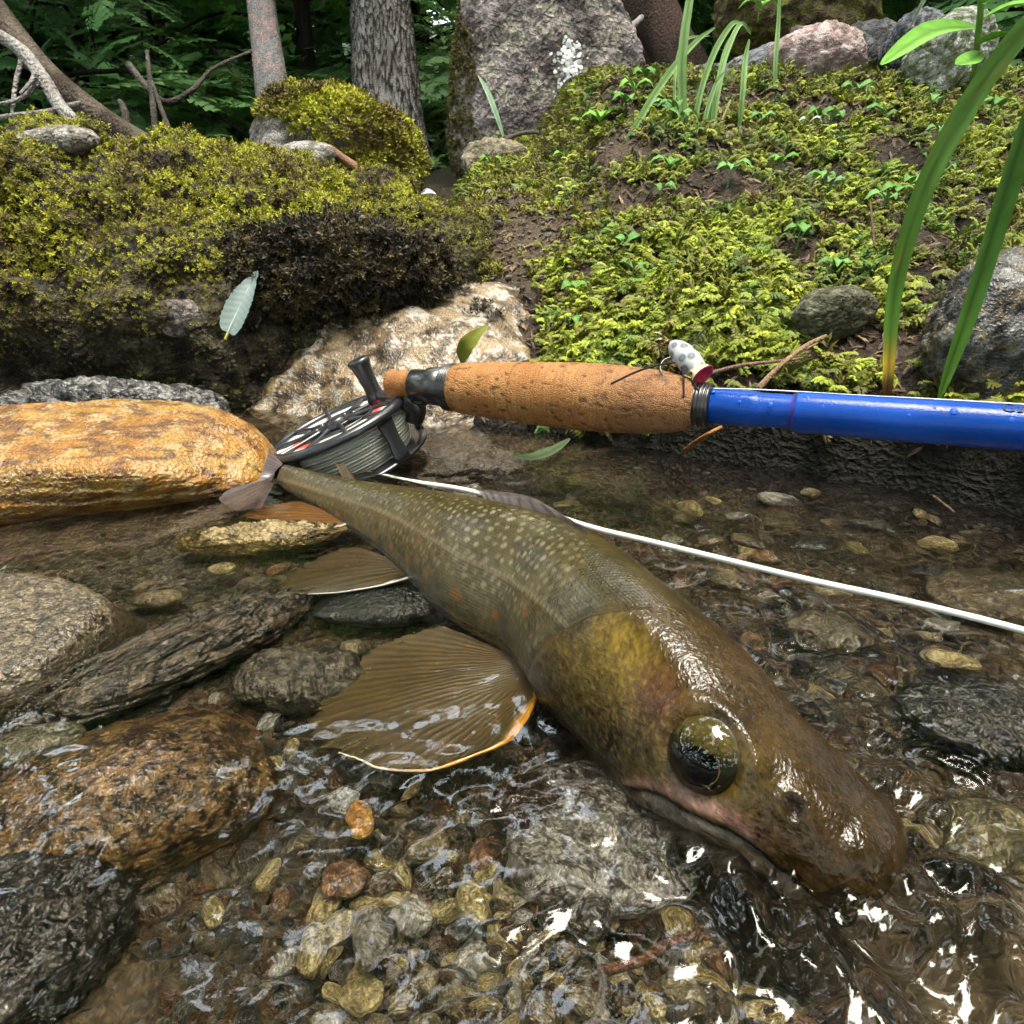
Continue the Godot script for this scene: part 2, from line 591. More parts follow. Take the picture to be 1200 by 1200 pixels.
func build_fish() -> void:
	var base := Vector3(FISH[5][1].x, -2.3, FISH[5][1].z)
	var fish := thing("trout", "olive-brown spotted trout lying in shallow water, head towards the viewer", "fish", base)
	var mb := MB.new()
	var ls := PackedFloat32Array()
	var l := -1.1
	while l < FLEN:
		ls.append(l)
		l += 0.05 if l < 10.0 else 0.075
	ls.append(FLEN)
	var nt := 260
	var olive := Color(0.098, 0.078, 0.028)
	var back := Color(0.075, 0.056, 0.018)
	var flank := Color(0.155, 0.125, 0.058)
	var belly := Color(0.23, 0.20, 0.11)
	var pale := Color(0.60, 0.53, 0.29)
	mb.grid(ls.size(), nt, func(i, j):
		var L := ls[i]
		var th = TAU * j / nt
		var deg := rad_to_deg(th)
		if deg > 180: deg -= 360
		var s := fish_frame(L)
		var rr: float = (s[3] + s[4]) * 0.5
		var lift := 0.0
		var arc := deg_to_rad(deg) * rr
		var q := Vector3(L, sin(th) * s[3], cos(th) * s[4])
		var n1 := nA.get_noise_3dv(q * 22.0)
		var n2 := nC.get_noise_3dv(q * 70.0)
		var n3 := nA.get_noise_3dv(q * 80.0)
		var gl := gl_cache(deg)
		var side := ss(128, 95, deg) if deg > 0 else ss(-128, -95, deg)
		# ---- body colour
		var col := flank.lerp(olive, ss(5, 55, deg)).lerp(back, ss(58, 84, deg))
		col = col.lerp(belly, ss(-28, -62, deg))
		if deg > 90 or deg < -90:
			col = back.lerp(flank, ss(110, 170, absf(deg)))
			if deg < 0: col = belly
		col = col * (1.0 + 0.5 * n1 + 0.35 * n2 + 0.25 * n3)
		# pale oblong spots in rows down the back and flank
		if L > 7.2 and deg < 100 and deg > -30:
			var du := 0.43
			var dv := 0.36
			var gy := arc / dv
			var row := floorf(gy)
			var gx := (L + 0.31 * fmod(absf(row), 2.0) + 0.22 * arc) / du
			var cxx := floorf(gx)
			var hsh := fposmod(sin(row * 12.9898 + cxx * 78.233) * 43758.5453, 1.0)
			var hs2 := fposmod(sin(row * 39.346 + cxx * 11.135) * 24634.6345, 1.0)
			var ox := gx - cxx - 0.5 - 0.55 * (hsh - 0.5) + 0.25 * n1
			var oy := gy - row - 0.5 - 0.5 * (hs2 - 0.5) + 0.2 * n3
			var rad := 0.15 + 0.14 * hs2 + 0.05 * n2
			var dd := sqrt(ox * ox * 1.5 + oy * oy * 0.8 + 0.5 * ox * oy)
			var str_ := ss(-18, 12, deg) * ss(86, 66, deg) * (0.3 + 0.6 * hsh) * lerpf(1.0, 0.55, ss(14, 24, L)) * ss(7.7, 11.7, L + 2.0 * n1)
			col = col.lerp(pale, str_ * 0.7 * ss(rad + 0.1, rad - 0.08, dd))
			# orange spots below the line
			var g2x := L / 1.9 + 0.4 * floorf(arc / 0.9)
			var h3 := fposmod(sin(floorf(g2x) * 91.7 + floorf(arc / 0.9) * 17.3) * 9631.7, 1.0)
			var d3 := Vector2(fposmod(g2x, 1.0) - 0.5, (fposmod(arc / 0.9, 1.0) - 0.5) * 0.6)
			if h3 > 0.45: col = col.lerp(Color(0.36, 0.15, 0.045), 0.8 * ss(0.16, 0.07, d3.length()) * ss(18, 8, deg) * ss(-34, -20, deg))
		# the lateral line
		var lat := lerps([8.2, 11.9, 15.2, 23.0, 29.2, 34], [27, 17, 17, 19, 12, 5], L)
		if L > 8.1:
			var dl := (deg - lat) / 57.3 * rr
			var w := g(dl, 0.0, 0.09)
			lift += 0.035 * w * (0.5 + 0.5 * sin(L * 26.0))
			col = col.lerp(Color(0.36, 0.29, 0.17), 0.7 * w * (0.6 + 0.4 * sin(L * 26.0))).lerp(back, 0.35 * g(dl, -0.16, 0.08))
		# fins' roots and the wrist of the tail darken
		col = col.lerp(Color(0.07, 0.055, 0.045), 0.6 * ss(31.5, 33.2, L))
		# ---- the head
		var hm := ss(0.25 + 1.6 * ss(42, 62, deg), -0.15 - 1.6 * ss(42, 62, deg), L - gl) if absf(deg) < 100 else ss(7.4, 4.2, L)
		if hm > 0.0:
			var hc := Color(0.135, 0.09, 0.022)
			hc = hc.lerp(Color(0.34, 0.225, 0.03), g(L, 6.1, 1.1) * g(deg, 38, 20) * 0.95)                 # gold patch
			hc = hc.lerp(Color(0.15, 0.055, 0.022), g(L, 4.6, 0.9) * g(deg, 40, 16) * 0.9)                  # red-brown behind the eye
			hc = hc.lerp(Color(0.21, 0.16, 0.09), g(L, 4.5, 1.1) * g(deg, 14, 14) * 0.6)                    # silvery cheek
			hc = hc.lerp(Color(0.055, 0.048, 0.032), ss(14, -14, deg) * ss(3.6, 5.2, L) * 0.8)             # grey lower gill cover
			hc = hc.lerp(Color(0.068, 0.038, 0.010), ss(46, 66, deg) * 0.95)                                  # crown
			hc = hc.lerp(Color(0.052, 0.030, 0.010), ss(2.4, 0.4, L) * 0.92)                                  # snout
			var md := mouth_deg(L)
			var dm := (deg - md) / 57.3 * rr
			if L < 4.9:
				var mk := ss(4.9, 4.1, L)
				hc = hc.lerp(Color(0.38, 0.21, 0.16), mk * g(dm, 0.32, 0.2) * ss(0.9, 1.6, L))               # pink under the eye
				hc = hc.lerp(Color(0.10, 0.082, 0.062) * (1.0 + 0.6 * n1), mk * ss(0.10, -0.1, dm) * ss(-1.4, -0.4, L) * 0.92)  # dark jaw bone
				hc = hc.lerp(Color(0.012, 0.01, 0.008), mk * g(dm, 0.0, 0.07))
				hc = hc.lerp(Color(0.20, 0.18, 0.15), mk * g(dm, -0.42, 0.14) * 0.5)
				lift += mk * (-0.13 * g(dm, 0.0, 0.08) + 0.10 * g(dm, -0.35, 0.25) - 0.12 * g(dm, -0.85, 0.12))
				hc = hc.lerp(Color(0.015, 0.012, 0.009), 0.8 * mk * g(dm, -0.85, 0.12))
			var dn := Vector2((L - 1.0), (deg - 47) / 57.3 * rr).length()
			hc = hc.lerp(Color(0.03, 0.015, 0.012), 0.9 * g(dn, 0, 0.2))
			lift += -0.16 * g(dn, 0, 0.15) + 0.06 * g(dn, 0.3, 0.12)
			# preopercle groove, cheek creases
			var po := 5.3 + 0.5 * sin((deg + 8) / 30.0)
			var dp := L - po
			lift += (0.05 * ss(0.25, -0.5, dp) - 0.05 * g(dp, 0.12, 0.1)) * ss(38, 22, deg) * ss(-36, -20, deg)
			hc = hc * (1.0 + 0.5 * n1 + 0.4 * n3 + 0.4 * n2 + 0.5 * nC.get_noise_3dv(q * 150.0)) * (1.0 + 0.3 * ss(0.25, 0.6, n2) * ss(60, 30, deg))
			hc = hc.lerp(Color(0.36, 0.25, 0.05), 0.5 * ss(0.35, 0.6, n2) * g(L, 5.0, 2.0) * ss(55, 35, deg) * ss(-25, -5, deg))
			col = col.lerp(hc, hm)
		# gill cover: its edge stands proud of the shoulder
		if absf(deg) < 96:
			var dg := L - gl
			var gk := ss(78, 55, deg) * ss(-60, -48, deg)
			lift += gk * (0.13 * ss(-2.2, -0.15, dg) * ss(0.06, -0.06, dg) - 0.07 * g(dg, 0.12, 0.12))
			col = col.lerp(Color(0.03, 0.024, 0.014), 0.55 * gk * g(dg, 0.07, 0.09))
			col = col.lerp(Color(0.26, 0.22, 0.16), 0.45 * gk * g(dg, -0.16, 0.1) * ss(20, -5, deg))
		# eye socket
		var de := Vector2(L - 2.94, (deg - 34) / 57.3 * rr * 0.95).length()
		lift += 0.14 * g(de, 1.16, 0.26) - 0.35 * ss(0.95, 0.5, de)
		lift += 0.012 * n3
		col = col * 0.42
		col.a = 1.0
		return [fish_pt(L, th, lift), col, Vector2(L / 4.0, arc / 4.0)], true)
	mb.normals()
	var all := mb.ix
	var skin := PackedInt32Array()
	var headx := PackedInt32Array()
	for t in range(0, all.size(), 3):
		var i := all[t] / nt
		var dg := 360.0 * (all[t] % nt) / nt
		if dg > 180: dg -= 360
		var on_head := ls[i] < (gl_cache(dg) if absf(dg) < 100 else 5.8)
		for q in 3:
			if on_head: headx.append(all[t + q])
			else: skin.append(all[t + q])
	mb.ix = skin
	var body_mesh := mb.mesh(U, org)
	mb.ix = headx
	body_mesh.add_surface_from_arrays(Mesh.PRIMITIVE_TRIANGLES, mb.mesh(U, org).surface_get_arrays(0))
	body_mesh.surface_set_material(0, M.fish)
	body_mesh.surface_set_material(1, M.fish_head)
	var body := MeshInstance3D.new()
	body.name = "body"
	body.mesh = body_mesh
	fish.add_child(body, true)

	# --- eye
	var f := fish_frame(2.98)
	var th := deg_to_rad(34)
	var c := fish_pt(2.98, th)
	var nrm: Vector3 = ((fish_pt(2.98, th + 0.05) - fish_pt(2.98, th - 0.05)).cross(fish_pt(3.03, th) - fish_pt(2.93, th))).normalized()
	if nrm.dot(c - f[0]) < 0: nrm = -nrm
	var er := 1.12
	var ec := c - nrm * 0.80
	var ex := nrm.cross(Vector3.UP).normalized()
	var ey := ex.cross(nrm).normalized()
	var eb := MB.new()
	var look := (nrm + ex * -0.10 - ey * 0.20).normalized()
	eb.grid(40, 64, func(i, j):
		var p = 1.75 * i / 39.0
		var a = TAU * j / 64.0
		var d := nrm * cos(p) + (ex * cos(a) + ey * sin(a)) * sin(p)
		var ang := acos(clampf(d.dot(look), -1, 1))
		var nn := nC.get_noise_3dv(d * 160.0)
		var up := d.dot(ey)
		var col := Color(0.010, 0.009, 0.005).lerp(Color(0.040, 0.033, 0.009), ss(0.05, 0.5, up + 0.25 * nn))
		col = col.lerp(Color(0.008, 0.008, 0.008), 0.7 * ss(0.1, 0.5, nn))
		col = col.lerp(Color(0.16, 0.11, 0.03), 0.5 * ss(0.1, 0.45, nn) * ss(0.15, 0.5, up))
		col = col.lerp(Color(0.075, 0.09, 0.105), ss(0.95, 1.12, p) * ss(-0.3, 0.3, up) * 0.9)
		col = col.lerp(Color(0.02, 0.02, 0.018), ss(1.1, 1.3, p))
		var out := ec + d * er * (1.0 + 0.05 * ss(0.55, 0.3, ang))
		return [out, col, Vector2(p, a)], true)
	eb.normals()
	var eye := part("eye", eb, M.eye, fish)
	for ring in [["iris_ring", 0.515, Color(0.10, 0.065, 0.022), 0.006], ["pupil", 0.485, Color(0.003, 0.003, 0.004), 0.012]]:
		var pb := MB.new()
		var px := look.cross(Vector3.UP).normalized()
		var py := px.cross(look).normalized()
		var mid := pb.vert(ec + look * er * (1.055 + ring[3]), ring[2])
		for i in range(1, 9):
			for j in 40:
				var a := TAU * j / 40.0
				var rr2: float = ring[1] * i / 8.0 * (1.0 + 0.10 * cos(a * 2.0 + 1.0) + 0.12 * maxf(0.0, cos(a + 0.8)))
				var d := look * cos(rr2) + (px * cos(a) + py * sin(a)) * sin(rr2)
				pb.vert(ec + d * er * (1.0 + 0.05 * ss(0.55, 0.3, rr2) + ring[3]), ring[2] * (0.15 + 0.8 * ss(-0.2, 0.9, sin(a - 2.4)) + 0.25 * nC.get_noise_1d(a * 60.0)))
		for j in 40: pb.tri(mid, 1 + j, 1 + (j + 1) % 40)
		for i in 7:
			for j in 40: pb.quad(1 + i * 40 + j, 1 + i * 40 + (j + 1) % 40, 41 + i * 40 + (j + 1) % 40, 41 + i * 40 + j)
		pb.normals()
		part(ring[0], pb, M.eye, eye)

	# --- fins: root edge, tip edge, colour of the leading edge, of the web
	var amber := Color(0.34, 0.17, 0.035)
	var web := Color(0.06, 0.040, 0.015)
	fin(fish, "pectoral_fin", [fish_pt(9.5, deg_to_rad(-50)), fish_pt(9.8, deg_to_rad(-44)), fish_pt(10.3, deg_to_rad(-42)), fish_pt(11.2, deg_to_rad(-44)), fish_pt(12.4, deg_to_rad(-48))],
		[Vector3(0.13, -0.50, -16.16), Vector3(-1.35, -0.60, -15.02), Vector3(-2.91, -0.70, -14.73), Vector3(-4.46, -0.80, -15.16), Vector3(-5.98, -1.00, -16.35), Vector3(-6.30, -1.15, -17.93), Vector3(-5.79, -1.25, -19.66), Vector3(-4.66, -1.25, -21.39), Vector3(-2.65, -1.10, -22.29)], 32, Color(0.074, 0.048, 0.016), Color(0.46, 0.22, 0.02), 0.15)
	fin(fish, "pelvic_fin", [fish_pt(18.80, deg_to_rad(-40)), fish_pt(19.80, deg_to_rad(-40)), fish_pt(21.00, deg_to_rad(-42))],
		[Vector3(-5.18, -0.50, -25.07), Vector3(-6.42, -0.70, -24.70), Vector3(-8.17, -0.90, -24.49), Vector3(-9.66, -1.00, -24.93), Vector3(-9.62, -1.00, -26.38), Vector3(-8.84, -0.90, -27.78), Vector3(-7.42, -0.70, -28.60)], 11, web, Color(0.62, 0.62, 0.66), 0.4)
	fin(fish, "anal_fin", [fish_pt(25.60, deg_to_rad(-40)), fish_pt(26.80, deg_to_rad(-40)), fish_pt(27.80, deg_to_rad(-42))],
		[Vector3(-8.82, -0.40, -30.01), Vector3(-10.54, -0.60, -30.43), Vector3(-12.25, -0.80, -31.45), Vector3(-13.86, -0.90, -32.28), Vector3(-13.32, -0.90, -33.60), Vector3(-12.22, -0.70, -33.83), Vector3(-11.41, -0.50, -33.83)], 10, Color(0.17, 0.075, 0.016), Color(0.62, 0.62, 0.66), 0.3)
	var db := [fish_pt(10.80, deg_to_rad(86), -0.05), fish_pt(12.60, deg_to_rad(87), -0.05), fish_pt(14.80, deg_to_rad(88), -0.05), fish_pt(16.40, deg_to_rad(88), -0.05)]
	fin(fish, "dorsal_fin", db, [fish_pt(11.20, deg_to_rad(86), 0.08), fish_pt(12.80, deg_to_rad(90), 0.22), fish_pt(14.40, deg_to_rad(94), 0.4), fish_pt(16.40, deg_to_rad(96), 0.45), fish_pt(17.60, deg_to_rad(96), 0.25)], 11, Color(0.07, 0.055, 0.05), Color(0.09, 0.07, 0.06), 0.2)
	fin(fish, "adipose_fin", [fish_pt(26.60, deg_to_rad(86), -0.05), fish_pt(27.80, deg_to_rad(87), -0.05)], [fish_pt(27.20, deg_to_rad(86), 0.3), fish_pt(28.00, deg_to_rad(88), 0.65), fish_pt(28.80, deg_to_rad(89), 0.6)], 4, Color(0.10, 0.07, 0.04), Color(0.10, 0.07, 0.04), 0.05)
	fin(fish, "tail_fin", [fish_pt(33.60, deg_to_rad(-88)), fish_pt(33.70, deg_to_rad(-20)), fish_pt(33.70, deg_to_rad(25)), fish_pt(33.60, deg_to_rad(88))],
		[Vector3(-13.00, -0.10, -32.45), Vector3(-14.33, -0.10, -32.45), Vector3(-15.60, 0.00, -33.71), Vector3(-15.56, 0.10, -35.84), Vector3(-16.76, 0.30, -37.82), Vector3(-16.92, 0.60, -39.75), Vector3(-14.91, 1.00, -39.53)], 17, Color(0.07, 0.052, 0.055), Color(0.14, 0.06, 0.045), 0.1)

# a fin: a ribbed web from its root to its outer edge with a thicker coloured leading ray
func fin(fish: Node3D, called: String, root: Array, edge: Array, rays: int, web: Color, lead: Color, sag: float) -> void:
	var mb := MB.new()
	var nu := rays * 5 + 1
	var nv := 26
	mb.grid(nu, nv, func(i, j):
		var u := float(i) / (nu - 1)
		var t := float(j) / (nv - 1)
		var a := crom(root, u)
		var b := crom(edge, u)
		var p := a.lerp(b, t)
		var rib := 0.5 + 0.5 * cos(TAU * (u * rays + 0.9 * nA.get_noise_2d(u * 70.0, t * 12.0)))
		p.y += sag * sin(PI * t) * 0.5 + 0.02 * (rib - 0.5) * (1.0 - 0.5 * t) + 0.05 * sin(u * 11.0 + t * 3.0) * t
		var fray := 1.0 + 0.035 * nC.get_noise_1d(u * 700.0) - 0.10 * ss(0.25, 0.5, nA.get_noise_1d(u * 420.0)) * ss(0.45, 0.7, u)
		p = a + (p - a) * lerpf(1.0, fray, t)
		var ray := ss(0.62, 0.95, rib)
		var col := web * (1.15 - 0.75 * ray) * (1.0 + 0.3 * nA.get_noise_2d(u * 160.0, t * 120.0))
		col = col.lerp(Color(0.02, 0.016, 0.01), 0.35 * ss(0.25, 0.75, nC.get_noise_2d(u * 220.0, t * 90.0)))
		col = col.lerp(lead, ss(0.07, 0.0, u) * ss(0.0, 0.15, t))
		col.a = lerpf(1.0, 0.78 + 0.2 * ray, ss(0.2, 1.0, t)) if u > 0.05 else 1.0
		return [p, col, Vector2(u, t)])
	mb.normals()
	var web_node := part(called, mb, M.fin, fish)
	if called in ["pectoral_fin", "pelvic_fin", "anal_fin"]:
		var lb := MB.new()
		var pts := [crom(root, 0.0), crom(edge, 0.0).lerp(crom(root, 0.0), 0.45), crom(edge, 0.02), crom(edge, 0.12), crom(edge, 0.24), crom(edge, 0.36)]
		if called == "pectoral_fin": pts = [crom(root, 0.0), crom(edge, 0.0), crom(edge, 0.1), crom(edge, 0.2), crom(edge, 0.3), crom(edge, 0.42)]
		for k in pts.size(): pts[k] += Vector3(0, 0.03, 0)
		tube(lb, pts, func(t): return lerpf(0.10, 0.03, t), func(t, _a): return lead.lerp(Color(0.55, 0.5, 0.44), ss(0.5, 0.9, t)) if called == "pectoral_fin" else lead, 40, 8)
		lb.normals()
		part("leading_ray", lb, M.gloss, web_node)

var glc := {}
func gl_cache(deg: float) -> float:
	var k := int(round(deg * 4))
	if not glc.has(k): glc[k] = gill_l(deg)
	return glc[k]

func fish_skin() -> void:                    # relief of small scales behind, wrinkled skin in front; 4 units to a repeat
	var w := 512
	var d := PackedByteArray()
	d.resize(w * w)
	for y in w:
		for x in w:
			var u := x * 28.0 / w
			var v := y * 36.0 / w
			var row := floorf(v)
			var fu := fposmod(u + 0.5 * fmod(row, 2.0), 1.0) - 0.5
			var fv := v - row - 0.5
			var k := 1.0 - clampf(fu * fu * 3.0 + fv * fv * 2.4, 0, 1)
			k = k * (0.55 + 0.5 * nC.get_noise_2d(u * 7.0, v * 7.0)) + 0.35 * nA.get_noise_2d(u * 2.2 + 70.0, v * 2.2) + 0.2
			d[y * w + x] = int(255.0 * clampf(k, 0.0, 1.0))
	T.scales = ImageTexture.create_from_image(Image.create_from_data(w, w, false, Image.FORMAT_L8, d))
	var m := mat("fish", 0.38, {"bump": "scales", "depth": 0.010, "spec": 0.5})
	m.roughness = 0.24
	mat("fish_head", 0.2, {"bump": "ridge", "depth": 0.018, "tri": 34.0, "spec": 0.42})


# ------------------------------------------------------------------ rod, reel, lines, lure
var ROD0 := Vector3(21.00, 5.92, -27.03)
var ROD1 := Vector3(-3.64, 4.56, -39.97)

func build_rod() -> void:
	var ax := (ROD1 - ROD0).normalized()            # towards the reel
	var total := ROD0.distance_to(ROD1)
	var rod := thing("fly_rod", "fly rod with blue blank and cork grip lying beside the water", "fishing rod", ROD0)
	var k_blue := total * 0.4805                       # where the cork begins, from the right edge of the frame
	# cork grip
	var mb := MB.new()
	var prof := []
	var len := total - k_blue
	for i in 161:
		var t := i / 160.0
		var r := lerps([0, 0.02, 0.06, 0.14, 0.28, 0.45, 0.62, 0.78, 0.90, 0.955, 0.985, 1.0], [1.12, 1.24, 1.42, 1.62, 1.76, 1.80, 1.72, 1.60, 1.50, 1.44, 1.25, 0.72], t)
		prof.append([k_blue + t * len, r])
	lathe(mb, ROD0, ax, prof, func(s, a):
		var p := Vector3(s * 3.0, cos(a) * 5.0, sin(a) * 5.0)
		var t := nA.get_noise_3dv(p * 7.0)
		var ring := nC.get_noise_1d(s * 70.0)
		var pit := nC.get_noise_3dv(Vector3(s * 26.0, cos(a) * 80.0, sin(a) * 80.0) * 0.7)
		var crack := nB.get_noise_3dv(Vector3(s * 22.0, cos(a) * 80.0, sin(a) * 80.0))
		var col := Color(0.42, 0.185, 0.055).lerp(Color(0.52, 0.265, 0.095), ss(-0.4, 0.5, t + 0.3 * ring))
		col = col.lerp(Color(0.32, 0.13, 0.04), 0.6 * ss(0.1, 0.5, ring))
		col = col.lerp(Color(0.07, 0.03, 0.014), 0.8 * ss(0.48, 0.62, pit + 0.2 * t))
		col = col.lerp(Color(0.16, 0.07, 0.025), 0.35 * g(fposmod(s + 0.05 * t, 1.75), 0.5, 0.035))
		var worn := ss(k_blue + 7.5, k_blue + 2.0, s)
		col = col.lerp(Color(0.05, 0.025, 0.014), 0.8 * ss(0.80 - 0.16 * worn, 0.9 - 0.14 * worn, crack))
		col = col.lerp(Color(0.30, 0.16, 0.09), 0.45 * worn)
		return col, 128, func(s, a, r):
			var pit := nC.get_noise_3dv(Vector3(s * 26.0, cos(a) * 80.0, sin(a) * 80.0) * 0.7)
			var crack := nB.get_noise_3dv(Vector3(s * 22.0, cos(a) * 80.0, sin(a) * 80.0))
			return -0.03 * ss(0.42, 0.6, pit) - 0.04 * ss(0.66, 0.85, crack) + 0.02 * nA.get_noise_3dv(Vector3(s * 12.0, cos(a) * 14.0, sin(a) * 14.0)))
	mb.normals()
	part("cork_grip", mb, M.cork, rod)
	# black windings at each end of the grip
	var black := Color(0.012, 0.012, 0.013)
	for w in [[k_blue - 0.75, k_blue + 0.15, 1.10, 5.0], [total - 0.55, total + 0.3, 1.36, 6.0]]:
		mb = MB.new()
		prof = []
		for i in 41:
			var t := i / 40.0
			prof.append([lerpf(w[0], w[1], t), w[2] * (0.94 + 0.06 * sin(PI * t)) + 0.045 * absf(sin(PI * t * w[3]))])
		prof.push_front([w[0] - 0.01, 0.3]); prof.append([w[1] + 0.01, 0.3])
		lathe(mb, ROD0, ax, prof, func(s, a): return black * (0.8 + 0.6 * nC.get_noise_2d(s * 90.0, a * 20.0)), 64)
		mb.normals()
		part("black_winding", mb, M.black_metal, rod)
	# blank: ferrule sleeve, step and the long blue tube
	mb = MB.new()
	prof = [[k_blue - 0.72, 0.3], [k_blue - 0.74, 0.80], [k_blue - 0.82, 0.86], [k_blue - 1.4, 0.87], [k_blue - 2.6, 0.86], [k_blue - 2.9, 0.83], [k_blue - 3.0, 0.80], [k_blue - 4.4, 0.79], [k_blue - 4.55, 0.81], [k_blue - 4.62, 0.93]]
	for i in 40: prof.append([lerpf(k_blue - 4.7, -26.0, i / 39.0), 0.95 + 0.006 * sin(i * 1.7)])
	prof.append([-26.05, 0.2])
	lathe(mb, ROD0, ax, prof, func(s, a):
		var c := Color(0.007, 0.045, 0.26)
		c = c.lerp(Color(0.010, 0.062, 0.33), ss(-0.3, 0.4, nA.get_noise_2d(s * 10.0, a * 10.0)))
		c = c.lerp(Color(0.10, 0.015, 0.12), 0.8 * g(s, k_blue - 4.52, 0.06))
		return c, 64, func(s, a, _r): return 0.008 * nA.get_noise_3dv(Vector3(s * 8.0, cos(a) * 20.0, sin(a) * 20.0)))
	mb.normals()
	var blank := part("blank", mb, M.blue, rod)
	# lettering along the upper side
	var tm := TextMesh.new()
	var sf := SystemFont.new()
	sf.font_names = PackedStringArray(["Droid Serif"])
	sf.font_italic = true
	tm.font = sf
	tm.text = "Gra"
	tm.font_size = 32
	tm.pixel_size = 0.0009 * 0.19
	tm.depth = 0.0003
	tm.curve_step = 1.0
	var tx := MeshInstance3D.new()
	tx.name = "lettering"
	tx.mesh = tm
	var ink := StandardMaterial3D.new()
	ink.albedo_color = Color(0.02, 0.025, 0.06)
	ink.roughness = 0.4
	tx.material_override = ink
	var upn := (Vector3.UP - ax * ax.y).normalized()
	var fwd := (-ax).cross(upn).normalized() * -1.0
	var nn := (upn * 0.93 - fwd * 0.37).normalized()
	if nn.z < 0: nn = (upn * 0.93 + fwd * 0.37).normalized()
	var txx := -ax
	var tyy := nn.cross(txx).normalized()
	tx.transform = Transform3D(Basis(txx, tyy, nn), (ax * 0.35 + nn * 0.945) * U)
	blank.add_child(tx, true)
	# water drops on the blank
	for dsp in [[2.6, 0.15, 0.13], [9.8, -0.3, 0.1], [6.2, 0.8, 0.07], [12.5, 0.5, 0.08], [4.2, -0.4, 0.06], [1.2, 0.9, 0.05], [7.6, -0.1, 0.05], [8.3, 0.5, 0.07], [11.2, -0.2, 0.06], [3.3, 0.35, 0.05], [5.4, -0.05, 0.04], [0.6, -0.2, 0.09], [13.6, -0.5, 0.05]]:
		mb = MB.new()
		var dn: Vector3 = (nn * cos(dsp[1]) + tyy * sin(dsp[1] - 0.6)).normalized()
		var c0: Vector3 = ROD0 + ax * dsp[0] + dn * 0.94
		mb.grid(8, 16, func(i, j):
			var p: float = PI * 0.5 * i / 7.0
			var a: float = TAU * j / 16.0
			var e1 := ax
			var e2 := dn.cross(ax)
			return [c0 + (e1 * cos(a) + e2 * sin(a)) * sin(p) * dsp[2] * 1.3 + dn * cos(p) * dsp[2] * 0.5, Color(0.02, 0.09, 0.45)], true)
		mb.normals()
		part("water_drop", mb, M.blue, rod)
	# reel seat: black hood, cork barrel, butt cap
	mb = MB.new()
	prof = [[total + 0.3, 0.3], [total + 0.31, 1.15], [total + 1.4, 1.12], [total + 1.5, 0.98], [total + 2.6, 0.95], [total + 2.62, 0.3]]
	lathe(mb, ROD0, ax, prof, func(_s, _a): return black, 40)
	mb.normals()
	part("reel_seat_hood", mb, M.black_metal, rod)
	mb = MB.new()
	prof = []
	for i in 41: prof.append([total + 2.4 + 1.9 * i / 40.0, 0.82 + 0.05 * sin(i * 0.35)])
	prof.push_front([total + 2.39, 0.2]); prof.append([total + 4.31, 0.2])
	lathe(mb, ROD0, ax, prof, func(s, a):
		return Color(0.34, 0.14, 0.04).lerp(Color(0.44, 0.21, 0.07), ss(-0.4, 0.4, nA.get_noise_3dv(Vector3(s * 14.0, cos(a) * 30.0, sin(a) * 30.0)))), 40)
	mb.normals()
	part("reel_seat", mb, M.cork, rod)

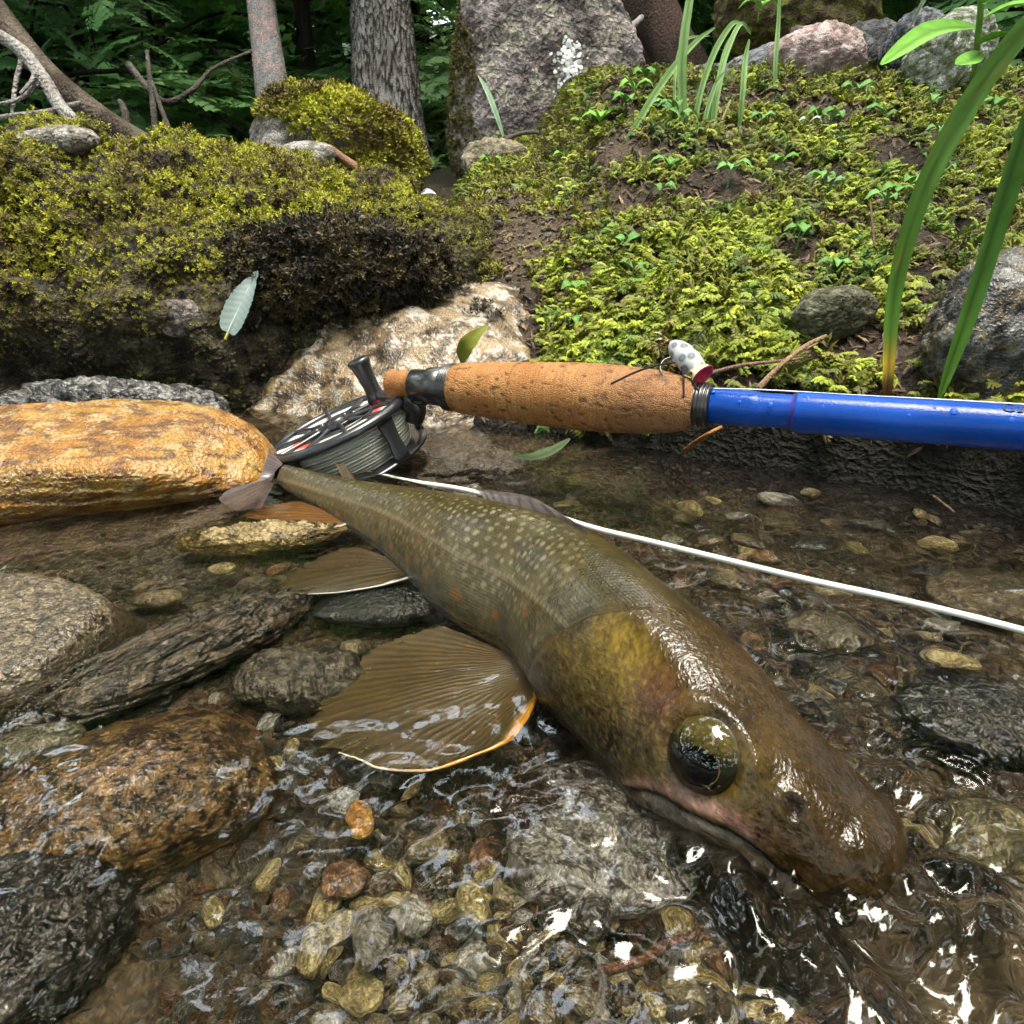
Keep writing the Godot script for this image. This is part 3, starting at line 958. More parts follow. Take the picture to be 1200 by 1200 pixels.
func build_reel() -> void:
	var c := Vector3(-11.07, 1.89, -41.64)
	var R := Vector3.RIGHT
	var Uu := Vector3(0, 0.916, -0.4008)
	var B := Vector3(0, 0.4008, 0.916)
	var back_to_eye := (Vector3(0, 14, 0) - c).normalized()
	var n := ((-0.47 * R + 0.88 * Uu) * 0.93 + back_to_eye * 0.38).normalized()
	var x := (R - n * R.dot(n)).normalized()
	var y := n.cross(x)
	var reel := thing("fly_reel", "black fly reel of white line mounted under the cork rod seat", "fishing reel", Vector3(c.x, 0.1, c.z))
	var black := Color(0.014, 0.014, 0.016)
	var ro := 4.75
	var bl := func(_s, _a): return black
	# front rim and spokes
	var mb := MB.new()
	lathe(mb, c, n, [[-0.32, ro - 0.5], [-0.34, ro - 0.05], [-0.2, ro + 0.06], [0.0, ro], [0.14, ro - 0.12], [0.18, ro - 0.35], [0.14, ro - 0.6], [-0.1, ro - 0.66], [-0.32, ro - 0.5]], bl, 96)
	mb.normals()
	var spool := part("spool_rim", mb, M.black_metal, reel)
	mb = MB.new()
	lathe(mb, c, n, [[-0.2, 0.0], [-0.2, 1.35], [0.05, 1.35], [0.1, 1.25], [0.12, 0.7], [0.3, 0.65], [0.34, 0.5], [0.34, 0.0]], bl, 48)
	mb.normals()
	part("hub", mb, M.black_metal, spool)
	for k in 10:
		mb = MB.new()
		var a := TAU * k / 10.0 + 0.1
		var d := x * cos(a) + y * sin(a)
		var e := n.cross(d)
		tube(mb, [c + d * 1.2 - n * 0.03, c + d * 2.2 - n * 0.02 + e * 0.05, c + d * 3.3 - n * 0.02, c + d * 4.5 - n * 0.05], func(t): return lerpf(0.24, 0.13, sin(PI * t)), func(_t, _a): return black, 10, 8)
		mb.normals()
		part("spoke", mb, M.black_metal, spool)
	mb = MB.new()
	lathe(mb, c, n, [[-0.08, 2.35], [0.0, 2.38], [0.03, 2.44], [0.0, 2.50], [-0.08, 2.53], [-0.12, 2.44], [-0.08, 2.35]], bl, 64)
	mb.normals()
	part("middle_ring", mb, M.black_metal, spool)
	# the backing and line seen through the holes, red thread at the core
	mb = MB.new()
	mb.grid(14, 96, func(i, j):
		var r := lerpf(1.3, 4.5, i / 13.0)
		var a = TAU * j / 96.0
		var col := Color(0.66, 0.66, 0.64).lerp(Color(0.55, 0.04, 0.025), ss(3.2, 2.95, r) * ss(2.3, 2.6, r) * ss(-0.3, 0.2, sin(a * 2.0 + 0.5))).lerp(Color(0.02, 0.02, 0.02), ss(2.5, 2.2, r))
		return [c - n * (0.16 - 0.02 * sin(r * 30.0)) + (x * cos(a) + y * sin(a)) * r, col], true)
	mb.normals()
	part("backing", mb, M.line, spool)
	# wound line: coils round the spool
	mb = MB.new()
	var prof := []
	for i in 121:
		var t := i / 120.0
		prof.append([-0.4 - 2.4 * t, 4.25 - 0.55 * t * t + 0.11 * absf(sin(t * PI * 12.0)) + 0.06 * nA.get_noise_1d(t * 300.0)])
	lathe(mb, c, n, prof, func(s, a):
		var k := nC.get_noise_2d(s * 60.0, a * 6.0)
		return Color(0.36, 0.35, 0.31).lerp(Color(0.22, 0.20, 0.155), ss(-0.2, 0.5, k)), 128, func(s, a, _r): return 0.07 * nA.get_noise_2d(s * 60.0 + 10.0 * sin(a), a * 14.0))
	mb.normals()
	part("wound_line", mb, M.line, reel)
	# frame: back plate and pillars
	mb = MB.new()
	lathe(mb, c, n, [[-2.8, 0.0], [-2.8, ro - 0.4], [-2.82, ro + 0.05], [-3.05, ro + 0.1], [-3.2, ro - 0.2], [-3.3, ro - 1.2], [-3.5, 2.0], [-3.5, 0.0]], bl, 96)
	mb.normals()
	var frame := part("frame", mb, M.black_metal, reel)
	for deg in [-38.0, 30.0, 100.0, 170.0, 245.0]:
		mb = MB.new()
		var a := deg_to_rad(deg)
		var d := x * cos(a) + y * sin(a)
		var e := n.cross(d)
		for s in [-1, 1]:
			pass
		var q := []
		for t in 9:
			q.append(c + d * (ro + 0.02) - n * lerpf(0.3, 2.9, t / 8.0))
		var st := mb.v.size()
		for t in 9:
			for w in [[-0.42, -0.14], [0.42, -0.14], [0.42, 0.1], [-0.42, 0.1]]:
				mb.vert(q[t] + e * w[0] * (1.0 + 0.3 * absf(t - 4.0) / 4.0) + d * w[1], black)
		for t in 8:
			for k in 4:
				mb.quad(st + t * 4 + k, st + t * 4 + (k + 1) % 4, st + t * 4 + 4 + (k + 1) % 4, st + t * 4 + 4 + k)
		mb.quad(st, st + 1, st + 2, st + 3)
		mb.quad(st + 32, st + 33, st + 34, st + 35)
		part("pillar", mb, M.black_metal, frame)
	# foot clamped under the rod seat
	mb = MB.new()
	var ax := (ROD1 - ROD0).normalized()
	var seat := ROD0 + ax * (ROD0.distance_to(ROD1) + 3.4) + Vector3(0, -0.85, 0.1)
	tube(mb, [c - n * 1.7 + x * 4.6, (c - n * 1.7 + x * 5.4).lerp(seat, 0.45), seat], func(t): return lerpf(0.55, 0.75, t), func(_t, _a): return black, 16, 12)
	tube(mb, [seat - ax * 1.6, seat, seat + ax * 2.0], func(t): return 0.34, func(_t, _a): return black, 16, 12)
	mb.normals()
	part("foot", mb, M.black_metal, reel)
	# handle knob on the rim
	mb = MB.new()
	var hk := c + (x * 0.50 + y * 0.42) * (ro - 0.6) * 1.2
	var hax := n
	lathe(mb, hk, hax, [[-0.2, 0.0], [-0.2, 0.62], [0.15, 0.66], [0.3, 0.56], [0.8, 0.50], [1.7, 0.56], [2.35, 0.64], [2.55, 0.74], [2.7, 0.76], [2.82, 0.70], [2.86, 0.55], [2.80, 0.48], [2.78, 0.0]], bl, 40)
	mb.normals()
	part("handle", mb, M.black_metal, reel)

func build_lines() -> void:
	var mb := MB.new()
	var pts := [Vector3(-11.83, 0.79, -39.52), Vector3(-11.18, 0.25, -37.96), Vector3(-10.61, -0.43, -39.53), Vector3(-8.10, -0.24, -37.98), Vector3(-5.51, -0.07, -36.41), Vector3(-2.57, 0.12, -34.75), Vector3(0.89, 0.05, -32.54), Vector3(3.68, 0.25, -29.69), Vector3(6.23, 0.30, -28.01), Vector3(9.26, 0.22, -26.32), Vector3(12.17, 0.30, -24.37), Vector3(15.21, 0.25, -22.85), Vector3(18.35, 0.30, -20.71), Vector3(22.21, 0.30, -17.66), Vector3(25.68, 0.10, -14.30)]
	tube(mb, pts, func(_t): return 0.135, func(t, _a): return Color(0.60, 0.61, 0.60) * (1.0 + 0.06 * nC.get_noise_1d(t * 900.0)), 220, 12)
	mb.normals()
	solo("fly_line", mb, M.line, Vector3(3.69, 0.20, -29.80), "white fly line trailing across the water from the reel past the fish", "fishing line")
	mb = MB.new()
	tube(mb, [Vector3(9.62, 6.11, -33.22), Vector3(12.23, 6.27, -32.20), Vector3(15.60, 6.39, -30.73), Vector3(18.50, 6.61, -29.08), Vector3(21.15, 6.77, -27.62), Vector3(27.00, 7.40, -23.31)], func(_t): return 0.035, func(_t, _a): return Color(0.55, 0.57, 0.58), 60, 8)
	mb.normals()
	solo("leader_line", mb, M.gloss, Vector3(9.62, 6.11, -33.22), "thin clear leader running along the top of the blue rod", "fishing line")

func build_lure() -> void:
	var o := Vector3(8.69, 7.24, -34.05)
	var head := Vector3(9.32, 6.75, -33.18)
	var tail := Vector3(8.04, 8.02, -35.15)
	var ax := (head - tail).normalized()
	var len := head.distance_to(tail)
	var lure := thing("popper_lure", "small white popper lure with grey spots and red face on the cork", "fishing lure", o)
	var mb := MB.new()
	var prof := []
	for i in 41:
		var t := i / 40.0
		prof.append([t * len, lerps([0, 0.02, 0.08, 0.2, 0.4, 0.6, 0.75, 0.82, 0.88, 0.94, 1.0], [0.0, 0.14, 0.30, 0.48, 0.60, 0.60, 0.53, 0.47, 0.46, 0.53, 0.60], t)])
	var spots := [[0.34, 0.9], [0.42, 1.9], [0.24, 2.9], [0.62, 3.3], [0.64, 5.2], [0.36, 5.0], [0.2, 5.6], [0.17, 1.2], [0.30, 0.2], [0.33, 2.2], [0.52, 0.9], [0.55, -0.4], [0.56, 2.6], [0.72, 1.7], [0.2, 3.6], [0.5, 4.2], [0.72, 0.15]]
	lathe(mb, tail, ax, prof, func(s, a):
		var t: float = s / len
		var col := Color(0.40, 0.42, 0.44)
		for sp in spots:
			var da: float = fposmod(a - sp[1] * 1.0 + PI, TAU) - PI
			var dd := Vector2((t - sp[0]) * len, da * 0.55).length()
			col = col.lerp(Color(0.08, 0.09, 0.11), 0.9 * ss(0.24, 0.16, dd) * (0.7 + 0.3 * ss(0.03, 0.1, dd)))
		col = col.lerp(Color(0.66, 0.62, 0.42), ss(0.82, 0.86, t))
		return col, 64)
	mb.normals()
	part("body", mb, M.paint, lure)
	mb = MB.new()
	lathe(mb, head, ax, [[-0.22, 0.0], [-0.2, 0.25], [-0.1, 0.42], [0.01, 0.535], [0.02, 0.57], [-0.02, 0.61]], func(_s, a): return Color(0.50, 0.02, 0.06) * (0.9 + 0.3 * nC.get_noise_1d(a * 60.0)), 48)
	mb.normals()
	part("red_face", mb, M.paint, lure)
	var eye_dir := (Vector3(0, 14, 0) - head).normalized()
	var ed := (eye_dir - ax * eye_dir.dot(ax)).normalized()
	for sgn in [-1.0, 1.0]:
		mb = MB.new()
		var e2 = (ed * 0.75 + ax.cross(ed) * sgn * 0.66).normalized()
		lathe(mb, tail + ax * len * 0.87 + e2 * 0.44, e2, [[0.07, 0.0], [0.068, 0.06], [0.06, 0.09], [0.045, 0.10], [0.03, 0.16], [-0.05, 0.17]], func(s, _a): return Color(0.02, 0.02, 0.02) if s > 0.045 else Color(0.62, 0.55, 0.2), 24)
		mb.normals()
		part("painted_eye", mb, M.gloss, lure)
	var dark := Color(0.02, 0.022, 0.026)
	for legp in [[Vector3(8.05, 7.25, -33.83), Vector3(7.12, 7.17, -33.58), Vector3(6.04, 6.91, -33.24), Vector3(4.81, 6.40, -32.91)], [Vector3(8.31, 7.12, -33.44), Vector3(8.34, 6.59, -32.99), Vector3(8.29, 5.84, -32.45)], [Vector3(8.97, 7.76, -34.93), Vector3(9.31, 8.06, -35.39), Vector3(9.94, 8.52, -36.02)], [Vector3(8.80, 6.55, -32.98), Vector3(8.99, 6.14, -32.58)]]:
		mb = MB.new()
		tube(mb, legp, func(_t): return 0.055, func(_t, _a): return dark, 20, 8)
		mb.normals()
		part("rubber_leg", mb, M.rubber, lure)
	mb = MB.new()
	tube(mb, [Vector3(8.21, 7.46, -34.47), Vector3(7.61, 7.26, -34.38), Vector3(7.39, 6.99, -34.05), Vector3(7.44, 6.72, -33.71), Vector3(7.62, 6.63, -33.56)], func(t): return lerpf(0.06, 0.03, t), func(_t, _a): return Color(0.05, 0.05, 0.05), 24, 8)
	mb.normals()
	part("hook", mb, M.black_metal, lure)
	for k in 9:
		mb = MB.new()
		var tp := Vector3(7.39, 7.86, -35.30) + Vector3(rng.randf_range(-0.5, 0.4), rng.randf_range(-0.5, 0.6), rng.randf_range(-0.4, 0.4))
		tube(mb, [tail, tail.lerp(tp, 0.6) + Vector3(0, 0.1, 0), tp], func(t): return 0.045, func(t, _a): return Color(0.35, 0.26, 0.05).lerp(Color(0.02, 0.02, 0.02), float(int(t * 8) % 2)), 16, 5)
		mb.normals()
		part("tail_hackle", mb, M.gloss, lure)


# ------------------------------------------------------------------ stones
var MOUND: MB
var FACE: MB
var HUMP: MB
var MOSSROCK: MB
var TALL: MB
var SOLID := []      # [centre, radii] of near stones, so that pebbles keep clear of them

func near_rock(called: String, label: String, at: Vector3, sd: int, rad: Vector3, sub: int, opt: Dictionary, m: Material) -> void:
	boulder(called, label, "rock", at, sd, rad, sub, opt, m)
	SOLID.append([at, rad])

func build_stones() -> void:
	# --- the left bank: a long mossy boulder, the wet face beside it
	MOUND = boulder("mossy_boulder", "long boulder under thick yellow-green moss, left of the stream", "boulder", Vector3(-45, -1, -73), 31, Vector3(46, 20.5, 21.5), 90,
		{"exp": 2.7, "facets": 0, "amp": 0.16, "freq": 4.0, "fine": 0.35, "cf": 0.5, "c2": 0.15, "c3": 0.1, "pal": [Color(0.030, 0.022, 0.013), Color(0.075, 0.055, 0.03), Color(0.016, 0.013, 0.009), Color(0.10, 0.085, 0.05)]}, M.soil)
	FACE = boulder("wet_boulder", "wet tan and white speckled boulder face behind the reel", "boulder", Vector3(-7.0, -13, -63), 38, Vector3(22, 22, 19), 140,
		{"exp": 2.0, "facets": 5, "cut": 0.85, "amp": 0.06, "freq": 1.8, "ridge": 0.5, "fine": 0.10, "cf": 0.7, "c2": 0.2, "c3": 0.16, "pal": [Color(0.22, 0.145, 0.07), Color(0.38, 0.27, 0.14), Color(0.05, 0.032, 0.018), Color(0.58, 0.52, 0.44)]}, M.wet_stone)
	HUMP = boulder("dark_mossy_hump", "dark hump of soil and black moss overhanging the wet boulder, right of the pale leaf", "boulder", Vector3(-14.85, 9.36, -56.91) + Vector3(0, 0.0, -2.0), 46, Vector3(9.5, 3.8, 5.0), 50,
		{"exp": 2.2, "facets": 0, "amp": 0.3, "freq": 3.0, "fine": 0.5, "cf": 1.0, "pal": [Color(0.022, 0.015, 0.010), Color(0.065, 0.045, 0.028), Color(0.012, 0.009, 0.007)]}, M.soil)
	boulder("pale_rock_patch", "small pale grey rock poking out of the dark moss left of the white leaf", "rock", surf_line(MOUND, Vector3(0, 14, 0), Vector3(-24.00, 7.13, -51.57)), 39, Vector3(1.9, 1.5, 1.0), 24,
		{"facets": 9, "amp": 0.12, "cf": 1.2, "pal": [Color(0.30, 0.26, 0.24), Color(0.46, 0.42, 0.40), Color(0.12, 0.10, 0.09)]}, M.stone)
	boulder("pale_rock_patch", "flat pale rock bare of moss at the top of the mossy mound, far left", "rock", surf_line(MOUND, Vector3(0, 14, 0), Vector3(-39.60, 19.63, -67.96)), 40, Vector3(3.2, 1.2, 1.6), 24,
		{"facets": 9, "amp": 0.12, "cf": 1.2, "pal": [Color(0.36, 0.32, 0.29), Color(0.50, 0.47, 0.44), Color(0.16, 0.14, 0.12)]}, M.stone)
	boulder("speckled_granite_rock", "black and white speckled granite at the foot of the mossy mound", "rock", Vector3(-29.10, 0.56, -47.06), 41, Vector3(9, 3.0, 3.0), 70,
		{"facets": 8, "amp": 0.2, "freq": 3.0, "cf": 0.8, "c2": 0.0, "c3": 0.1, "pal": [Color(0.02, 0.02, 0.02), Color(0.11, 0.105, 0.10), Color(0.010, 0.010, 0.010), Color(0.34, 0.33, 0.32)]}, M.wet_granite)
	# --- mossy rock and tall boulder further up
	MOSSROCK = boulder("mossy_rock", "rounded rock with a moss cap and pale bare end below the trunks", "rock", Vector3(-22.36, 18.43, -95.81) + Vector3(0, 1.5, -3), 43, Vector3(10.5, 8.6, 7.0), 60,
		{"exp": 2.5, "facets": 6, "cut": 0.85, "amp": 0.12, "cf": 0.4, "pal": [Color(0.34, 0.31, 0.30), Color(0.46, 0.43, 0.41), Color(0.16, 0.14, 0.12)]}, M.stone)
	boulder("pale_curved_rock", "pale bare rock ledge below the mossy rock", "rock", Vector3(-25.80, 18.95, -89.49), 44, Vector3(5.5, 2.3, 3.0), 36,
		{"exp": 2.2, "facets": 5, "amp": 0.10, "cf": 0.5, "pal": [Color(0.38, 0.36, 0.34), Color(0.50, 0.48, 0.46), Color(0.20, 0.18, 0.15)], "basis": Basis(Vector3.BACK, 0.25)}, M.stone)
	TALL = boulder("tall_boulder", "tall purplish-grey boulder with white lichen streak standing upright", "boulder", Vector3(8.00, 43.32, -187.47) + Vector3(0, 3, -8), 47, Vector3(25, 31, 15), 90,
		{"exp": 3.2, "facets": 0, "planes": [[Vector3(0.80, 0.60, 0.05), 0.80], [Vector3(-0.95, 0.22, 0.1), 0.86], [Vector3(0.15, 0.25, 1.0), 0.80], [Vector3(-0.5, 0.1, 0.9), 0.93]], "amp": 0.07, "freq": 2.2, "ridge": 0.8, "fine": 0.5, "cf": 0.13, "c2": 0.15, "c3": 0.16,
		"pal": [Color(0.30, 0.245, 0.245), Color(0.43, 0.365, 0.35), Color(0.16, 0.125, 0.12), Color(0.52, 0.47, 0.38)]}, M.far_stone)
	# lichen: a crust of pale flakes on the tall boulder
	var best := []
	for q in 420:
		var t := rng.randf()
		var k := Vector3(12.75, 49.21, -179.13).lerp(Vector3(15.00, 31.18, -171.24), t) + Vector3(rng.randfn() * (1.1 + 1.2 * t), rng.randfn() * 0.8, 0)
		best.append(k)
	var flakes := []
	var fcols := []
	var fl := MB.new()
	var cc := fl.vert(Vector3(0, 0.16, 0))
	for k in 7: fl.vert(Vector3(cos(TAU * k / 7.0), 0, sin(TAU * k / 7.0)) * (0.7 + 0.3 * sin(k * 5.3)))
	for k in 7: fl.tri(cc, 1 + k, 1 + (k + 1) % 7)
	var tc := Vector3(8.00, 43.32, -187.47) + Vector3(0, 3, -8)
	for k in best:
		var hit := surf_toward(TALL, k, Vector3(0, 0, 1))
		if hit.is_empty(): continue
		var s := rng.randf_range(0.25, 0.75)
		flakes.append(Transform3D(upright(hit[1], rng.randf() * TAU).scaled_local(Vector3(s, s, s)), hit[0] + hit[1] * 0.05))
		fcols.append(Color(0.75, 0.74, 0.72) * rng.randf_range(0.8, 1.1))
	var tall_node: Node3D = get_node("tall_boulder")
	mass("lichen", fl.mesh(U, Vector3.ZERO), M.stone_plain, flakes, fcols, tall_node, tc)
	# --- stones in a row along the top of the right bank
	for s in [
		["pink_white_stone", "angular pinkish white stone on the right bank's crest", Vector3(46.80, 34.72, -122.58) + Vector3(0, 0.6, 0), Vector3(7.8, 5.6, 4.8), 51, [Color(0.540, 0.390, 0.360), Color(0.780, 0.645, 0.615), Color(0.330, 0.225, 0.210)], -0.32, 0.62],
		["grey_stone", "blue-grey stone tucked left of the pinkish white stone", Vector3(40.32, 34.78, -131.34), Vector3(7.5, 4.2, 5), 52, [Color(0.240, 0.255, 0.270), Color(0.390, 0.405, 0.420), Color(0.135, 0.135, 0.150)], 0.3, 0.85],
		["grey_stone", "dark grey stone tucked right of the pinkish white stone", Vector3(57.96, 37.34, -132.46), Vector3(6, 5, 4.5), 53, [Color(0.120, 0.120, 0.128), Color(0.225, 0.225, 0.232), Color(0.060, 0.060, 0.060)], 0.0, 0.85],
		["blue_grey_stone", "tilted dark blue-grey stone between two grass leaves, top right", Vector3(59.38, 36.33, -118.92), Vector3(5.6, 4.4, 4.2), 54, [Color(0.135, 0.150, 0.173), Color(0.300, 0.315, 0.338), Color(0.045, 0.045, 0.053)], 0.75, 0.8],
		["lichen_stone", "rounded stone mottled with white lichen under the broad green leaves", Vector3(57.15, 32.35, -106.26), Vector3(6.2, 5.2, 4.5), 55, [Color(0.450, 0.465, 0.420), Color(0.675, 0.690, 0.645), Color(0.165, 0.195, 0.090)], 0.3, 0.9],
		["grey_stone", "low grey stone behind the sedge tuft", Vector3(30.74, 31.97, -123.56), Vector3(5.5, 3.2, 4), 56, [Color(0.255, 0.255, 0.270), Color(0.405, 0.405, 0.420), Color(0.135, 0.120, 0.120)], 0.1, 0.85],
		["buff_stone", "buff rounded stone in front of the tall boulder's foot", Vector3(-2.95, 21.43, -132.05), Vector3(6.2, 4.6, 4.5), 57, [Color(0.360, 0.300, 0.217), Color(0.540, 0.465, 0.360), Color(0.210, 0.180, 0.105)], 0.0, 0.92],
		["white_grey_stone", "small white-grey stone right of the tall boulder's foot", Vector3(12.18, 24.63, -131.27), Vector3(3.0, 1.5, 2.0), 58, [Color(0.495, 0.480, 0.450), Color(0.720, 0.705, 0.675), Color(0.300, 0.285, 0.255)], 0.0, 0.85],
		["red_brown_stone", "flat red-brown stone at the foot of the tall boulder", Vector3(3.41, 25.36, -140.32) + Vector3(0, -1.0, 0), Vector3(4.6, 1.5, 2.5), 59, [Color(0.390, 0.195, 0.120), Color(0.540, 0.300, 0.195), Color(0.210, 0.120, 0.090)], 0.05, 0.9],
		["grey_stone", "small grey stone half sunk in the moss of the right bank", Vector3(29.25, 19.52, -81.01), Vector3(1.7, 0.8, 1.0), 60, [Color(0.22, 0.21, 0.19), Color(0.34, 0.33, 0.31), Color(0.12, 0.11, 0.09)], 0.05, 0.9],
		["dark_stone", "small dark stone lying in the bright moss, left on the right bank", on_land(Vector3(6.05, 11.80, -59.07)), Vector3(1.0, 0.5, 0.7), 61, [Color(0.09, 0.09, 0.094), Color(0.18, 0.18, 0.19), Color(0.04, 0.04, 0.04)], 0.3, 0.85],
		["dark_stone", "small dark round stone in the moss below the twin green leaves", on_land(Vector3(31.00, 16.98, -68.98)), Vector3(1.0, 0.6, 0.8), 62, [Color(0.10, 0.09, 0.09), Color(0.19, 0.18, 0.17), Color(0.05, 0.05, 0.05)], 0.0, 0.95],
		["grey_green_stone", "grey-green stone set in the dark bank behind the blue rod", Vector3(19.97, 8.87, -43.05) + Vector3(0, -0.7, -1.2), Vector3(2.8, 1.6, 1.7), 63, [Color(0.13, 0.13, 0.085), Color(0.24, 0.23, 0.16), Color(0.06, 0.06, 0.03)], 0.1, 0.9],
		["wet_grey_rock", "large wet grey rock at the right edge behind the rod", Vector3(26.81, 7.90, -38.26), Vector3(5.6, 4.4, 3.4), 64, [Color(0.10, 0.10, 0.10), Color(0.27, 0.265, 0.25), Color(0.035, 0.03, 0.025), Color(0.30, 0.22, 0.11)], 0.3, 0.9],
	]:
		var sub := 40 if s[3].x > 3 else 18
		boulder(s[0], s[1], "rock" if s[3].x > 4 else "stone", s[2], s[4], s[3], sub, {"facets": 11, "cut": 0.72, "amp": 0.10, "freq": 2.2, "ridge": 0.7, "fine": 0.5, "cf": 4.5 / s[3].x, "c2": 0.1, "c3": 0.2, "pal": s[5], "exp": 2.6, "basis": Basis(Vector3.BACK, s[6])}, M.wet_granite if s[0] == "wet_grey_rock" else M.stone)

	# --- stones standing in the stream
	var ochre := [Color(0.385, 0.163, 0.016), Color(0.488, 0.266, 0.044), Color(0.148, 0.059, 0.015), Color(0.488, 0.333, 0.133)]
	near_rock("orange_rock", "large bright orange-ochre rock rising from the water at left", Vector3(-22.00, 0.30, -31.31) + Vector3(-3.3, 0.2, -4.6), 71, Vector3(11.6, 3.9, 5.2), 90,
		{"exp": 2.6, "facets": 0, "planes": [[Vector3(0.05, 1, 0.35), 0.72], [Vector3(0.75, 0.45, 0.3), 0.86], [Vector3(-0.1, 0.1, 1), 0.86], [Vector3(0.3, -0.5, 1), 0.8]], "amp": 0.05, "freq": 2.2, "ridge": 0.6, "fine": 0.2, "strata": 0.45, "sfreq": 0.5, "sdir": Vector3(0.1, 1, 0.5), "cf": 0.8, "c2": 0.2, "c3": 0.15, "streak": Vector3(0.5, 1.6, 1.2), "pal": ochre, "basis": Basis(Vector3.UP, 0.22)}, M.ochre_stone)
	near_rock("brown_shelf_rock", "dark brown rock shelf under water behind the fish's tail", Vector3(-17.87, -2.00, -37.59), 72, Vector3(8.5, 1.5, 2.6), 44,
		{"facets": 8, "amp": 0.12, "cf": 1.0, "pal": [Color(0.037, 0.022, 0.013), Color(0.096, 0.059, 0.033), Color(0.015, 0.010, 0.007)], "basis": Basis(Vector3.UP, 0.25)}, M.wet_stone)
	near_rock("speckled_brown_rock", "large flat-topped brown speckled rock at the left edge", Vector3(-16.84, 0.40, -20.40) + Vector3(-2.9, -1.7, 0), 73, Vector3(5.6, 2.5, 4.4), 80,
		{"exp": 4.2, "facets": 0, "planes": [[Vector3(0.02, 1, 0.06), 0.86], [Vector3(1, 0.1, 0.05), 0.90], [Vector3(0.75, 0.1, 0.65), 0.95], [Vector3(0.1, 0.5, 1), 0.95], [Vector3(0.6, 0.2, -0.8), 1.0]], "amp": 0.05, "fine": 0.5, "cf": 3.4, "c2": 0.16, "c3": 0.2, "pal": [Color(0.137, 0.100, 0.052), Color(0.229, 0.178, 0.100), Color(0.037, 0.025, 0.015), Color(0.296, 0.244, 0.155)]}, M.wet_granite)
	near_rock("dark_slate", "long dark slate streaked like driftwood between left rocks", Vector3(-12.18, -0.90, -20.90) + Vector3(0, -0.5, 0), 74, Vector3(5.6, 1.25, 1.7), 70,
		{"exp": 2.3, "facets": 6, "cut": 0.85, "amp": 0.16, "freq": 2.6, "strata": 0.7, "sfreq": 1.6, "sdir": Vector3(0.1, 1, 0.7), "cf": 1.6, "c2": 0.05, "streak": Vector3(0.25, 1.6, 1.6), "pal": [Color(0.037, 0.027, 0.019), Color(0.141, 0.107, 0.074), Color(0.010, 0.008, 0.007), Color(0.222, 0.178, 0.126)], "basis": Basis(Vector3.UP, 0.86)}, M.wet_stone)
	near_rock("yellow_stone", "rough yellow stone under the anal fin", Vector3(-12.01, -0.80, -29.69), 75, Vector3(3.9, 1.0, 1.5), 50,
		{"facets": 10, "amp": 0.22, "freq": 4.0, "fine": 0.7, "cf": 1.6, "c2": 0.2, "pal": [Color(0.244, 0.163, 0.048), Color(0.370, 0.274, 0.104), Color(0.096, 0.063, 0.022)], "basis": Basis(Vector3.UP, 0.2)}, M.wet_stone)
	near_rock("black_slate", "smooth black slate between pelvic and pectoral fins", Vector3(-5.63, -1.40, -23.97), 76, Vector3(2.7, 0.8, 1.4), 44,
		{"facets": 9, "amp": 0.10, "cf": 1.8, "c2": 0.3, "streak": Vector3(0.3, 1.4, 1.4), "pal": [Color(0.018, 0.020, 0.021), Color(0.052, 0.056, 0.056), Color(0.010, 0.010, 0.010)], "basis": Basis(Vector3.UP, 0.1)}, M.wet_stone)
	near_rock("grey_river_stone", "grey ribbed stone under rippled water left of the pectoral fin", Vector3(-7.43, -1.70, -19.62), 77, Vector3(2.3, 1.1, 1.7), 54,
		{"facets": 6, "cut": 0.85, "amp": 0.12, "strata": 0.5, "sfreq": 1.2, "sdir": Vector3(1, 0.2, -0.2), "cf": 1.6, "pal": [Color(0.111, 0.096, 0.070), Color(0.200, 0.178, 0.133), Color(0.037, 0.030, 0.022)]}, M.wet_stone)
	near_rock("rust_brown_rock", "big rounded rust-brown rock under water, lower left", Vector3(-10.58, -0.60, -14.86) + Vector3(-0.2, -1.3, 0.3), 78, Vector3(4.1, 1.9, 2.9), 80,
		{"exp": 2.5, "facets": 5, "cut": 0.88, "amp": 0.09, "ridge": 0.6, "cf": 1.8, "c2": 0.08, "c3": 0.2, "pal": [Color(0.081, 0.043, 0.017), Color(0.192, 0.111, 0.041), Color(0.022, 0.012, 0.007), Color(0.237, 0.148, 0.059)], "basis": Basis(Vector3.UP, 0.35)}, M.wet_stone)
	near_rock("buff_slab", "buff slab edge between dark slate and rust-brown rock, far left", Vector3(-14.32, -0.60, -15.63), 79, Vector3(1.6, 0.5, 0.8), 30,
		{"facets": 8, "amp": 0.12, "cf": 2.2, "pal": [Color(0.148, 0.130, 0.085), Color(0.222, 0.200, 0.141), Color(0.074, 0.063, 0.037)], "basis": Basis(Vector3.UP, 0.3)}, M.wet_stone)
	near_rock("charcoal_rock", "dark charcoal-brown rock filling the bottom left corner", Vector3(-10.96, -0.80, -10.32) + Vector3(-0.2, -1.0, -0.1), 80, Vector3(2.2, 1.5, 2.4), 70,
		{"exp": 2.5, "facets": 7, "cut": 0.85, "amp": 0.14, "ridge": 0.8, "cf": 2.2, "c2": 0.05, "c3": 0.22, "pal": [Color(0.026, 0.022, 0.020), Color(0.070, 0.061, 0.053), Color(0.010, 0.009, 0.008), Color(0.118, 0.104, 0.089)]}, M.wet_stone)
